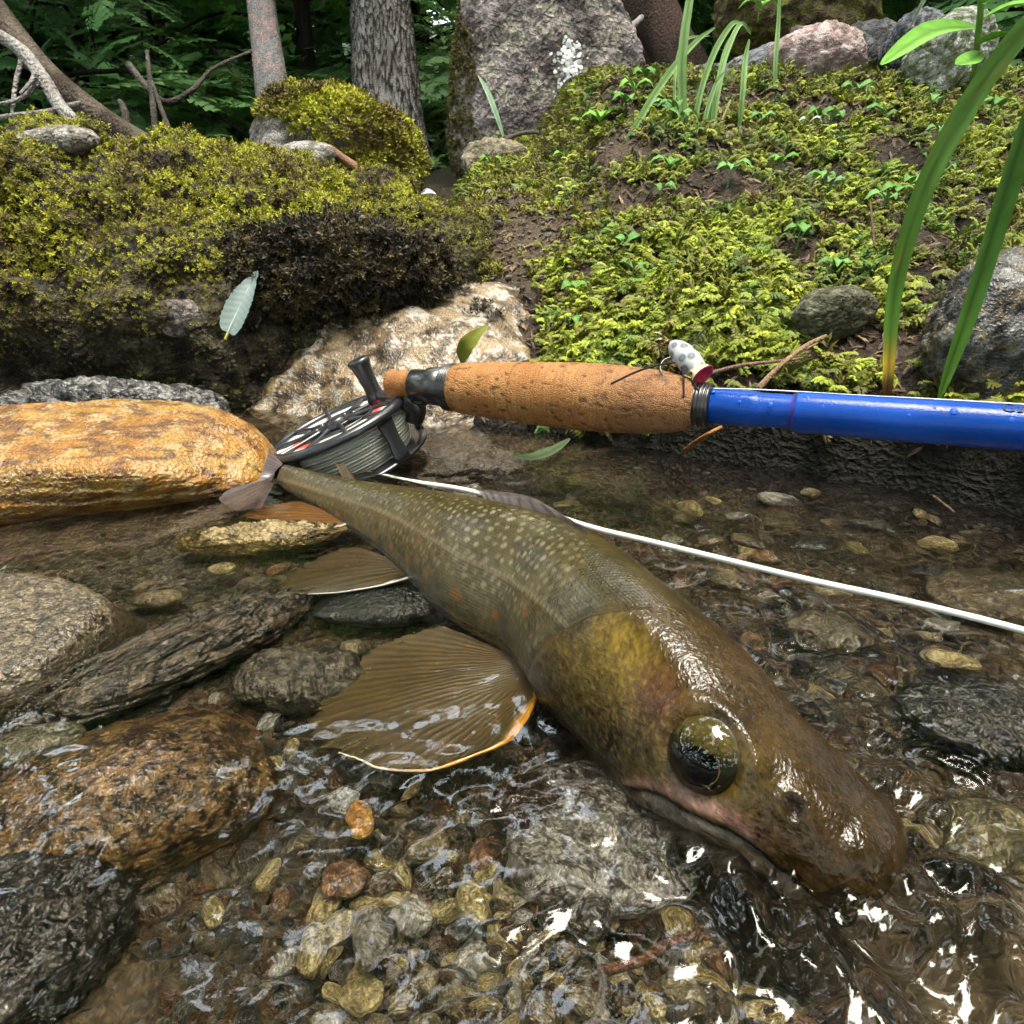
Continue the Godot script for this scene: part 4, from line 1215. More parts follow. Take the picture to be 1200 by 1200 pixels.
	near_rock("pale_granite_rock", "pale mottled granite under water below the fish's jaw", Vector3(2.32, -1.60, -13.40) + Vector3(0, -0.5, 0), 81, Vector3(2.7, 1.1, 2.5), 70,
		{"exp": 2.5, "facets": 7, "cut": 0.85, "amp": 0.10, "cf": 2.6, "c2": 0.1, "c3": 0.25, "pal": [Color(0.207, 0.192, 0.163), Color(0.355, 0.340, 0.296), Color(0.052, 0.037, 0.026), Color(0.429, 0.414, 0.377)]}, M.wet_granite)
	near_rock("rust_slab", "thin dark rust-red slab under the ripples beside the pale granite", Vector3(0.52, -1.50, -13.97), 82, Vector3(1.1, 0.5, 1.1), 30,
		{"facets": 8, "amp": 0.1, "cf": 2.2, "pal": [Color(0.033, 0.015, 0.009), Color(0.067, 0.031, 0.018), Color(0.015, 0.009, 0.007)]}, M.wet_stone)
	near_rock("yellow_round_stone", "round yellowish stone under water at the right edge near the snout", Vector3(12.44, -1.60, -13.00), 83, Vector3(1.25, 0.75, 1.1), 40,
		{"facets": 7, "cut": 0.85, "amp": 0.12, "cf": 2.6, "pal": [Color(0.178, 0.148, 0.063), Color(0.274, 0.244, 0.126), Color(0.081, 0.063, 0.030)]}, M.wet_stone)
	near_rock("dark_grey_rock", "dark grey rock under water at the right edge", Vector3(15.14, -1.80, -17.57), 84, Vector3(2.6, 0.9, 1.9), 44,
		{"facets": 7, "cut": 0.82, "amp": 0.10, "cf": 1.6, "pal": [Color(0.037, 0.036, 0.031), Color(0.074, 0.070, 0.059), Color(0.016, 0.015, 0.013)]}, M.wet_stone)
	near_rock("tan_slab", "tan slab under the water near the line at the right edge", Vector3(20.64, -1.80, -24.99), 85, Vector3(3.0, 0.8, 2.2), 44,
		{"facets": 8, "cut": 0.8, "amp": 0.10, "cf": 1.6, "pal": [Color(0.148, 0.115, 0.063), Color(0.229, 0.185, 0.111), Color(0.074, 0.052, 0.030)]}, M.wet_stone)
	near_rock("tan_stone", "tan angular stone under ripples right of the fish's head", Vector3(12.40, -1.80, -22.50), 86, Vector3(1.9, 0.7, 1.2), 36,
		{"facets": 9, "cut": 0.75, "amp": 0.08, "cf": 1.8, "pal": [Color(0.148, 0.122, 0.074), Color(0.229, 0.200, 0.133), Color(0.081, 0.063, 0.037)]}, M.wet_stone)

# the vertex of a mesh nearest the line from a through b, on the side that faces a
func surf_line(mb: MB, a: Vector3, b: Vector3) -> Vector3:
	var d := (b - a).normalized()
	var best := Vector3.ZERO
	var bd := 1e9
	for k in mb.v.size():
		if mb.n[k].dot(d) > 0.0: continue
		var q := mb.v[k] - a
		var r := (q - d * q.dot(d)).length_squared()
		if r < bd:
			bd = r; best = mb.v[k]
	return best

# the point of a mesh hit when it is approached from `from` side along -dir through point p (x, y kept)
func surf_toward(mb: MB, p: Vector3, dir: Vector3) -> Array:
	var best := -1
	var bd := 1e9
	for k in mb.v.size():
		if mb.n[k].dot(dir) * 1.0 < 0.05: continue
		var q := mb.v[k] - p
		q -= dir * q.dot(dir)
		var d := q.length_squared()
		if d < bd:
			bd = d; best = k
	if best < 0 or bd > 9.0: return []
	var hit := mb.v[best]
	hit += (p - hit) - dir * (p - hit).dot(dir)
	return [hit, mb.n[best]]

func upright(n: Vector3, turn: float) -> Basis:     # a basis whose y axis is n
	var x := n.cross(Vector3(0.3, 0.1, 1).normalized()).normalized()
	return Basis(x, n, x.cross(n)) * Basis(Vector3.UP, turn)

func build_pebbles() -> void:
	var pals := [
		[Color(0.280, 0.224, 0.126), Color(0.462, 0.392, 0.252), Color(0.140, 0.112, 0.063)],
		[Color(0.154, 0.112, 0.063), Color(0.266, 0.203, 0.119), Color(0.070, 0.049, 0.028)],
		[Color(0.364, 0.350, 0.308), Color(0.588, 0.574, 0.518), Color(0.182, 0.168, 0.140)],
		[Color(0.070, 0.063, 0.056), Color(0.154, 0.140, 0.119), Color(0.035, 0.028, 0.025)],
		[Color(0.560, 0.252, 0.056), Color(0.620, 0.406, 0.112), Color(0.280, 0.112, 0.028)],
		[Color(0.420, 0.336, 0.140), Color(0.616, 0.518, 0.266), Color(0.210, 0.154, 0.070)],
		[Color(0.210, 0.105, 0.049), Color(0.350, 0.196, 0.098), Color(0.084, 0.042, 0.028)],
		[Color(0.210, 0.196, 0.168), Color(0.350, 0.329, 0.280), Color(0.098, 0.091, 0.077)],
	]
	var kinds := ["buff", "brown", "pale grey", "near-black", "orange", "yellow-tan", "red-brown", "grey"]
	var meshes := []
	for k in 16:
		var p: Array = pals[k % 8]
		var mb := rock(200 + k, Vector3(1.0, 0.42 + 0.03 * (k % 5), 0.62 + 0.05 * (k % 4)), 10, {"facets": 9, "cut": 0.7, "amp": 0.10, "exp": 2.3, "cf": 2.2, "c2": 0.2, "streak": Vector3(0.6, 2.0, 2.0), "pal": p})
		meshes.append(mb.mesh(U, Vector3.ZERO))
	# the few that stand out
	for s in [
		["orange_pebble", "bright orange pebble upright among the gravel, bottom left of centre", Vector3(-4.03, -1.70, -13.49), Vector3(0.50, 0.40, 0.75), 4, 0.3],
		["buff_pebble", "long buff ridged pebble right of the gravel patch, bottom centre", Vector3(-0.90, -1.60, -11.13), Vector3(0.42, 0.4, 0.62), 5, 0.4],
		["cream_pebble", "square cream pebble right of the bright orange pebble", Vector3(-2.20, -1.70, -12.77), Vector3(0.55, 0.42, 0.5), 0, 0.2],
		["white_pebble", "white-topped pebble in the middle of the gravel, bottom centre", Vector3(-2.38, -1.80, -11.02), Vector3(0.58, 0.45, 0.55), 2, 0.2],
		["grey_pebble", "long grey-brown pebble standing left of the white-topped pebble", Vector3(-3.22, -1.80, -10.44), Vector3(0.38, 0.42, 0.75), 7, 0.1],
		["tan_pebble", "slim tan pebble left of the standing grey-brown pebble", Vector3(-4.46, -1.80, -10.16), Vector3(0.35, 0.4, 0.62), 5, 0.2],
		["ochre_pebble", "oval ochre pebble near the right edge below the tan slab", Vector3(15.94, -1.60, -20.36), Vector3(0.85, 0.45, 0.5), 5, -0.35],
		["dim_rust_pebble", "dull rust pebble below the bright orange pebble", Vector3(-4.24, -1.90, -12.03), Vector3(0.62, 0.45, 0.5), 6, 0.2],
		["cream_pebble", "small cream pebble up and left of the bright orange pebble", Vector3(-4.67, -1.80, -14.42), Vector3(0.45, 0.4, 0.5), 2, 0.8],
		["pale_pebble", "pale pebble right of the fish's snout", Vector3(10.49, -1.50, -12.92), Vector3(0.36, 0.36, 0.5), 5, 0.1],
		["cream_pebble", "largest cream pebble of the little heap by the yellow stone", Vector3(-12.98, -1.20, -26.89), Vector3(0.6, 0.5, 0.5), 5, 0.4],
		["buff_pebble", "dull buff pebble under water right of the speckled brown rock", Vector3(-14.86, -1.60, -24.68), Vector3(1.0, 0.7, 0.8), 0, 0.1],
	]:
		var o := MeshInstance3D.new()
		o.name = numbered(s[0])
		o.mesh = meshes[s[4]]
		o.material_override = M.wet_stone
		o.transform = Transform3D(Basis(Vector3.UP, s[5] + (PI / 2 if s[3].z > s[3].x else 0.0)).scaled_local(Vector3(maxf(s[3].x, s[3].z), s[3].y * 1.7, minf(s[3].x, s[3].z) * 1.4)), s[2] * U)
		add_child(o)
		tag(o, s[1], "pebble")
	# the rest of the bed, pebble by pebble, then gravel
	var placed := []
	var n := 0
	var tries := 0
	while n < 262 and tries < 30000:
		tries += 1
		var f := 7.0 + 30.0 * pow(rng.randf(), 1.3)
		var x := rng.randf_range(-0.72, 0.78) * f * 1.05
		var light := tries < 900
		if light:
			f = rng.randf_range(7.8, 13.0)
			x = rng.randf_range(-4.2, 0.4)
		if rng.randf() < 0.35: x = rng.randf_range(-0.25, 0.75) * f
		var r := (0.30 + 0.5 * pow(rng.randf(), 1.6)) * (0.75 + 0.02 * f)
		if not clear_of(x, f, r): continue
		var bad := false
		for q in placed:
			if Vector2(x - q.x, f - q.y).length() < (r + q.z) * 0.62:
				bad = true; break
		if bad: continue
		placed.append(Vector3(x, f, r))
		var kk := rng.randi_range(0, 15)
		if kk % 8 == 4 and rng.randf() < 0.8: kk -= 3
		if light: kk = [0, 5, 13, 8, 13, 10, 0, 5, 5, 1, 6][rng.randi_range(0, 10)]
		var o := MeshInstance3D.new()
		var kind: String = kinds[kk % 8]
		o.name = numbered(kind.replace(" ", "_").replace("-", "_") + "_streambed_pebble")
		o.mesh = meshes[kk]
		o.material_override = M.wet_stone
		var b := Basis(Vector3.UP, rng.randf() * TAU) * Basis(Vector3.RIGHT, rng.randfn() * 0.35) * Basis(Vector3.BACK, rng.randfn() * 0.35)
		o.transform = Transform3D(b.scaled_local(Vector3(r, r * rng.randf_range(0.8, 1.4), r * rng.randf_range(0.8, 1.2))), (land_at(x, f) + Vector3(0, r * 0.22, 0)) * U)
		add_child(o)
		var spot := "in the light gravel at the bottom centre" if f < 13.5 and x < 0.6 and x > -4.5 else "among the rocks left of the fish" if x < -3.0 - 0.25 * (f - 13.0) else "under the ripples right of the fish's head" if f < 20 else "between the fish's back and the right bank"
		var size := "large" if r > 0.62 else "small" if r < 0.42 else "middling"
		tag(o, "%s %s pebble under water %s" % [size, kind, spot], "pebble", "%s %s pebbles %s" % [size, kind, spot])
		n += 1
	for grp in 5:
		var xf := []
		var cols := []
		for k in 2400:
			var f := 6.0 + 36.0 * pow(rng.randf(), 1.15)
			var x := rng.randf_range(-0.8, 0.85) * f
			var r := rng.randf_range(0.06, 0.26)
			if f > shore(x) + 0.5 or not clear_of(x, f, r): continue
			var b := upright(Vector3(rng.randfn() * 0.3, 1, rng.randfn() * 0.3).normalized(), rng.randf() * TAU)
			xf.append(Transform3D(b.scaled_local(Vector3(r, r * 0.9, r)), land_at(x, f) + Vector3(0, r * 0.3, 0)))
			cols.append(Color(1, 1, 1) * rng.randf_range(0.4, 1.0))
		mass("streambed_gravel", meshes[[0, 1, 7, 6, 3][grp]], M.wet_stone, xf, cols, self, Vector3.ZERO)
	# pale grit and crumbs of quartz on the bank
	var xf := []
	var cols := []
	for k in 7000:
		var x := rng.randf_range(-16, 45)
		var f := rng.randf_range(44, 112)
		var e := f - shore(x)
		if e < 4: continue
		var m := nA.get_noise_2d(x * 7.0 + 500, f * 7.0) + 0.8 * g(x, 3 + (f - 60) * 0.03, 7) - 0.28
		if rng.randf() > m: continue
		var r := rng.randf_range(0.08, 0.3) * (1.0 + 1.2 * rng.randf() * rng.randf()) * (0.5 + f / 110.0)
		var b := upright(Vector3(rng.randfn() * 0.5, 1, rng.randfn() * 0.5).normalized(), rng.randf() * TAU)
		xf.append(Transform3D(b.scaled_local(Vector3(r, r, r)), land_at(x, f) + Vector3(0, r * 0.3, 0)))
		cols.append(Color(1.25, 1.2, 1.15) * rng.randf_range(0.4, 1.15))
	mass("bank_grit", meshes[2], M.stone, xf, cols, self, Vector3.ZERO)

func clear_of(x: float, f: float, r: float) -> bool:
	if f > shore(x) - 1.0: return false
	for s in SOLID:
		var dx: float = (x - s[0].x) / (s[1].x * 0.9)
		var dz: float = (-f - s[0].z) / (s[1].z * 0.9)
		if dx * dx + dz * dz < 1.0: return false
	for k in FISH:
		if Vector2(x - k[1].x, -f - k[1].z).length() < k[3] * 0.9 + r: return false
	return true


# ------------------------------------------------------------------ moss
func feather_moss(sd: int) -> ArrayMesh:          # a drooping frond one unit long
	var mb := MB.new()
	var r := RandomNumberGenerator.new()
	r.seed = sd
	var stem := func(t: float) -> Vector3: return Vector3(0.12 * sin(t * 3.0 + sd), 0.42 * sin(t * 1.9), t * 0.95 - 0.1)
	var nseg := 10
	for i in nseg:
		var t := (i + 0.6) / nseg
		var p: Vector3 = stem.call(t)
		for s in [-1.0, 1.0]:
			var ln := 0.42 * (1.0 - 0.72 * t) * r.randf_range(0.75, 1.15)
			var d := Vector3(s * 0.85, r.randf_range(-0.15, 0.3), 0.62).normalized()
			var w := 0.075 * r.randf_range(0.8, 1.2)
			var side := Vector3(0.45 * s * -0.2, r.randf_range(-0.3, 0.3), 1).normalized() * w
			var tip := Color(1.15, 1.15, 0.9).lerp(Color(0.75, 0.8, 0.8), r.randf())
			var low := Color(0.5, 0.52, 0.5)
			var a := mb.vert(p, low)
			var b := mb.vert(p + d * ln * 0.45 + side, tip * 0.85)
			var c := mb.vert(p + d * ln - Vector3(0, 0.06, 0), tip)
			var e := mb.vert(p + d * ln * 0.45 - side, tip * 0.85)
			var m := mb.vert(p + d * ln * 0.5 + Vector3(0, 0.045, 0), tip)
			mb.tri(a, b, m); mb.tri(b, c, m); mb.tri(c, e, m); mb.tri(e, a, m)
	mb.normals()
	return mb.mesh(U, Vector3.ZERO)

func star_moss(sd: int, leaves: int) -> ArrayMesh:    # a small upright star one unit across
	var mb := MB.new()
	var r := RandomNumberGenerator.new()
	r.seed = sd
	for i in leaves:
		var a := TAU * i * 0.382
		var lift := lerpf(0.15, 1.5, float(i) / leaves) + r.randf_range(-0.15, 0.15)
		var h := 0.55 * float(i) / leaves
		var d := Vector3(cos(a), lift, sin(a)).normalized()
		var s := Vector3(-sin(a), 0, cos(a)) * 0.095
		var ln := r.randf_range(0.42, 0.62)
		var p := Vector3(0, h, 0)
		var tip := Color(1.1, 1.12, 0.9)
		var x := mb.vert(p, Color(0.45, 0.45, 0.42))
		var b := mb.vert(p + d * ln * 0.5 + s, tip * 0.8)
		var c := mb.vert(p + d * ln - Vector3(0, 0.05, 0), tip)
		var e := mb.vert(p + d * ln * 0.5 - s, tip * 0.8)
		mb.tri(x, b, c); mb.tri(x, c, e)
	mb.normals()
	return mb.mesh(U, Vector3.ZERO)

func moss_on(mb: MB, count: int, accept: Callable, size: Callable, color: Callable, lists: Array, cols: Array) -> void:
	var n := mb.v.size()
	for k in count:
		var i := rng.randi_range(0, n - 1)
		var t3 := mb.v[i] + Vector3(rng.randfn(), rng.randfn(), rng.randfn()) * 0.35
		var nn := mb.n[i]
		t3 -= nn * (t3 - mb.v[i]).dot(nn)
		if not accept.call(t3, nn): continue
		var s: float = size.call(t3)
		var up := (nn + Vector3(rng.randfn(), rng.randfn(), rng.randfn()) * 0.4 + Vector3.UP * 0.35).normalized()
		var w := rng.randi_range(0, lists.size() - 1)
		lists[w].append(Transform3D(upright(up, rng.randf() * TAU).scaled_local(Vector3.ONE * s * rng.randf_range(0.7, 1.3)), t3 - nn * 0.08 * s))
		cols[w].append(color.call(t3))

func build_moss() -> void:
	var stars := [star_moss(1, 9), star_moss(2, 12), star_moss(3, 10)]
	var feathers := [feather_moss(1), feather_moss(2), feather_moss(3), feather_moss(5)]
	var yellow := func(p: Vector3) -> Color:
		var t := nA.get_noise_3dv(p * 9.0) + 0.5 * nC.get_noise_3dv(p * 14.0)
		var c := Color(0.16, 0.135, 0.016).lerp(Color(0.37, 0.37, 0.03), ss(-0.35, 0.35, t))
		c = c.lerp(Color(0.08, 0.045, 0.016), 0.75 * ss(0.12, 0.45, nA.get_noise_3dv(p * 7.0 + Vector3(900, 0, 0))))
		return c * rng.randf_range(0.6, 1.35)
	# the left mound: thick on top, dark and thin lower down
	var L := [[], [], []]
	var C := [[], [], []]
	moss_on(MOUND, 200000, func(p, nn): return nn.z > -0.35 and p.x > -66 and p.y > 1.5 + 3.0 * nA.get_noise_3dv(p * 6.0) and (p.y > 10.5 + 5.0 * nA.get_noise_3dv(p * 4.0) or rng.randf() < 0.75),
		func(p): return lerpf(0.45, 0.66, ss(5, 15, p.y)) * (0.85 + 0.5 * nA.get_noise_3dv(p * 5.0)),
		func(p):
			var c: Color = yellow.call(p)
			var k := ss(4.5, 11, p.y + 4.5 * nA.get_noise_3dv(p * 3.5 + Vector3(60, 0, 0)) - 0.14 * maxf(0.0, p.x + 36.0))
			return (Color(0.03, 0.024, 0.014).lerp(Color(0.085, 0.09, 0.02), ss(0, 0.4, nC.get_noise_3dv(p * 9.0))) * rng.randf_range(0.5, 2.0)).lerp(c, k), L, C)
	var mn: Node3D = get_node("mossy_boulder")
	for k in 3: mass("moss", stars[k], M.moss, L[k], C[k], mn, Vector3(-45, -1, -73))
	# moss along the top of the wet boulder
	L = [[], [], []]; C = [[], [], []]
	moss_on(FACE, 16000, func(p, nn): return p.y > 6.5 + 3.5 * nA.get_noise_3dv(p * 5.0) and nA.get_noise_3dv(p * 6.0 + Vector3(50, 0, 0)) > -0.25 + 0.03 * (p.x + 10.0), func(_p): return 0.8,
		func(p): return Color(0.03, 0.024, 0.012).lerp(yellow.call(p), 0.5 * ss(8, 13, p.y)), L, C)
	var fnode: Node3D = get_node("wet_boulder")
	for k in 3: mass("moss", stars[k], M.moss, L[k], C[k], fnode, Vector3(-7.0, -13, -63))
	L = [[], [], []]; C = [[], [], []]
	moss_on(HUMP, 12000, func(_p, nn): return nn.z > -0.4, func(_p): return 0.75,
		func(p): return Color(0.022, 0.017, 0.010).lerp(Color(0.10, 0.075, 0.03), ss(-0.2, 0.6, nC.get_noise_3dv(p * 9.0))) * rng.randf_range(0.4, 1.8), L, C)
	var hn: Node3D = get_node("dark_mossy_hump")
	for k in 3: mass("moss", stars[k], M.moss, L[k], C[k], hn, hn.position / U)
	# moss cap of the rounded rock
	L = [[], [], []]; C = [[], [], []]
	var mo := Vector3(-22.36, 18.43, -95.81) + Vector3(0, 1.5, -3)
	moss_on(MOSSROCK, 14000, func(p, nn): return nn.y > -0.1 and p.y - mo.y + 0.42 * (p.x - mo.x) > 1.5 + 3.0 * nA.get_noise_3dv(p * 5.0), func(_p): return 1.0,
		func(p): return yellow.call(p) * 1.1, L, C)
	var rn: Node3D = get_node("mossy_rock")
	for k in 3: mass("moss", stars[k], M.moss, L[k], C[k], rn, mo)
	# moss down the left edge of the tall boulder
	L = [[], [], []]; C = [[], [], []]
	var tc := Vector3(8.00, 43.32, -187.47) + Vector3(0, 3, -8)
	moss_on(TALL, 16000, func(p, nn): return nn.z > -0.5 and (p.x - tc.x < -18.5 + 4.0 * nA.get_noise_3dv(p * 2.0) - 0.12 * (p.y - tc.y)), func(_p): return 1.3,
		func(p): return Color(0.06, 0.05, 0.014).lerp(Color(0.14, 0.12, 0.02), rng.randf()), L, C)
	var tn: Node3D = get_node("tall_boulder")
	for k in 3: mass("moss", stars[k], M.moss, L[k], C[k], tn, tc)

	# the right bank: feather moss in patches, dark wet soil between
	var F := [[], [], [], []]
	var FC := [[], [], [], []]
	var S := [[], [], []]
	var SC := [[], [], []]
	for k in 190000:
		var f := 30.0 + 130.0 * pow(rng.randf(), 1.4)
		var x := rng.randf_range(-0.16, 1.55) * f
		var e := f - shore(x)
		if e < 1.2 or x > 110: continue
		if x < 2.0 + 1.5 * nA.get_noise_1d(f * 9.0) and f < 95: continue
		var patch := nA.get_noise_2d(x * 5.5 + 200, f * 5.5) + 0.35 * nC.get_noise_2d(x * 8.0, f * 8.0)
		var bright := g(x, 12, 10) * g(f, 52, 10)
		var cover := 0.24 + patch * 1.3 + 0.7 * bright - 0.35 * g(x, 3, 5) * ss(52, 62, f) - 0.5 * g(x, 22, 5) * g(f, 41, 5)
		cover *= ss(0.8, 4.5, e) * (1.0 - 0.7 * ss(15, 23, x) * ss(54, 45, f))
		if rng.randf() > cover * 1.1: continue
		var n := land_normal(x, f)
		var s := rng.randf_range(0.8, 1.9) * (0.85 + 0.35 * ss(56, 46, f) + 0.2 * ss(60, 100, f))
		var far := ss(75, 105, f)
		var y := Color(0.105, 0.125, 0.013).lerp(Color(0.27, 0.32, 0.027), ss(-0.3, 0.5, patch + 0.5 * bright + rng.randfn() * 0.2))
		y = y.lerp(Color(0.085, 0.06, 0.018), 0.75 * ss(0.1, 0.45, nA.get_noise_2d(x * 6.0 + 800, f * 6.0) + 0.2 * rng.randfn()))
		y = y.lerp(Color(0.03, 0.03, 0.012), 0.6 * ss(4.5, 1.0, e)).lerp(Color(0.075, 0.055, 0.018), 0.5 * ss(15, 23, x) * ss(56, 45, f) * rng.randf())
		y = y.lerp(Color(0.055, 0.15, 0.03), 0.7 * ss(0.15, 0.4, nA.get_noise_2d(x * 8.0 + 1500, f * 8.0)))
		y = y.lerp(Color(0.20, 0.12, 0.03), 0.6 * ss(0.88, 1.0, rng.randf()))
		y *= rng.randf_range(0.45, 1.45)
		var down := Vector3(n.x * 0.6 + rng.randfn() * 0.5, 0, 0.6 + rng.randfn() * 0.5).normalized()
		if rng.randf() < 0.78 - 0.3 * far:
			var zx := (down - n * down.dot(n)).normalized()
			var b := Basis(n.cross(zx), n, zx) * Basis(Vector3.RIGHT, rng.randf_range(-0.75, 0.15)) * Basis(Vector3.BACK, rng.randfn() * 0.35)
			var w := rng.randi_range(0, 3)
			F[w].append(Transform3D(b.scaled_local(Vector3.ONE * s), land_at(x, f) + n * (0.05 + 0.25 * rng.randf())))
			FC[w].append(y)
		else:
			var w := rng.randi_range(0, 2)
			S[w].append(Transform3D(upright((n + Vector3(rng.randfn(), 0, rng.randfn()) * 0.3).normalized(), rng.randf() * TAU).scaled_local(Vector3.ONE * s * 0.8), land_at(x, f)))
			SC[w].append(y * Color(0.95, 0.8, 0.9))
	for k in 26000:
		var f := rng.randf_range(62, 150)
		var x := rng.randf_range(-34, 9)
		var e := f - shore(x)
		if e < 6: continue
		var p2 := nA.get_noise_2d(x * 6.0 + 400, f * 6.0)
		if rng.randf() > 0.45 + p2 - 0.5 * g(x, 2, 5) * ss(95, 80, f): continue
		var w := rng.randi_range(0, 2)
		var s2 := rng.randf_range(0.6, 1.3)
		S[w].append(Transform3D(upright((land_normal(x, f) + Vector3(rng.randfn(), 0, rng.randfn()) * 0.3).normalized(), rng.randf() * TAU).scaled_local(Vector3.ONE * s2), land_at(x, f)))
		SC[w].append(Color(0.10, 0.075, 0.02).lerp(Color(0.27, 0.27, 0.03), ss(-0.2, 0.5, p2 + 0.3 * rng.randfn())) * rng.randf_range(0.5, 1.3))
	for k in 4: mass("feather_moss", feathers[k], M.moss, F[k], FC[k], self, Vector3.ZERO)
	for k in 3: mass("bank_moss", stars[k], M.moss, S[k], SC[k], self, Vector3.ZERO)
	# crumbs of dead leaf and root on the bare soil
	var crumb := MB.new()
	for k in 3:
		var a := k * 1.1
		var p := Vector3(cos(a) * 0.2, 0.05 * k, sin(a) * 0.2)
		var q := crumb.vert(p + Vector3(-0.5, 0, 0.1)); var r2 := crumb.vert(p + Vector3(0, 0.12, 0.14)); var s2 := crumb.vert(p + Vector3(0.5, 0.02, 0)); var t2 := crumb.vert(p + Vector3(0, 0.05, -0.14))
		crumb.quad(q, r2, s2, t2)
	crumb.normals()
	var cm := crumb.mesh(U, Vector3.ZERO)
	var X := []
	var XC := []
	for k in 34000:
		var f := rng.randf_range(34, 130)
		var x := rng.randf_range(-0.3, 1.4) * f
		var e := f - shore(x)
		if e < 1.0: continue
		var s := (0.2 + 1.0 * pow(rng.randf(), 2.0)) * (0.5 + f / 120.0)
		X.append(Transform3D(upright((land_normal(x, f) + Vector3(rng.randfn(), 0, rng.randfn()) * 0.35).normalized(), rng.randf() * TAU).scaled_local(Vector3(s, s, s * 0.7)), land_at(x, f) + Vector3(0, 0.08, 0)))
		XC.append(Color(0.03, 0.018, 0.011).lerp(Color(0.30, 0.20, 0.115), pow(rng.randf(), 2.2)))
	mass("leaf_litter", cm, M.moss, X, XC, self, Vector3.ZERO)


# ------------------------------------------------------------------ grass, leaves, twigs
# a long folded blade along points, width(t)
func blade(mb: MB, pts: Array, width: Callable, face: Vector3, col: Callable, seg := 40, fold := 0.25) -> void:
	var s := mb.v.size()
	for i in seg + 1:
		var t := float(i) / seg
		var p := crom(pts, t)
		var d := (crom(pts, minf(t + 0.02, 1)) - crom(pts, maxf(t - 0.02, 0))).normalized()
		var sd := d.cross(face).normalized()
		var nn := sd.cross(d)
		var w: float = width.call(t)
		for j in 7:
			var u := (j - 3) / 3.0
			var rib := 0.03 * w * cos(u * 14.0)
			mb.vert(p + sd * w * 0.5 * u + nn * (absf(u) * fold * w * 0.5 + rib), col.call(t, u), Vector2(u, t))
	for i in seg:
		for j in 6:
			mb.quad(s + i * 7 + j, s + i * 7 + j + 1, s + i * 7 + 8 + j, s + i * 7 + 7 + j)

func leaf_blade(mb: MB, base: Vector3, dir: Vector3, up: Vector3, ln: float, wd: float, droop: float, col: Color) -> void:
	var x := dir.cross(up).normalized()
	var s := mb.v.size()
	for i in 11:
		var t := i / 10.0
		var w := wd * pow(sin(PI * pow(t, 0.8)), 0.8) * 0.5
		var c := base + dir * ln * t + up * (0.25 * sin(PI * t) - droop * t * t) * ln
		for j in 5:
			var u := (j - 2) / 2.0
			mb.vert(c + x * w * u + up * absf(u) * w * 0.35 + up * 0.02 * ln * sin(t * 40.0) * absf(u), col * (0.9 + 0.2 * absf(u)) * (1.25 if j == 2 else 1.0), Vector2(u, t))
	for i in 10:
		for j in 4:
			mb.quad(s + i * 5 + j, s + i * 5 + j + 1, s + i * 5 + 6 + j, s + i * 5 + 5 + j)

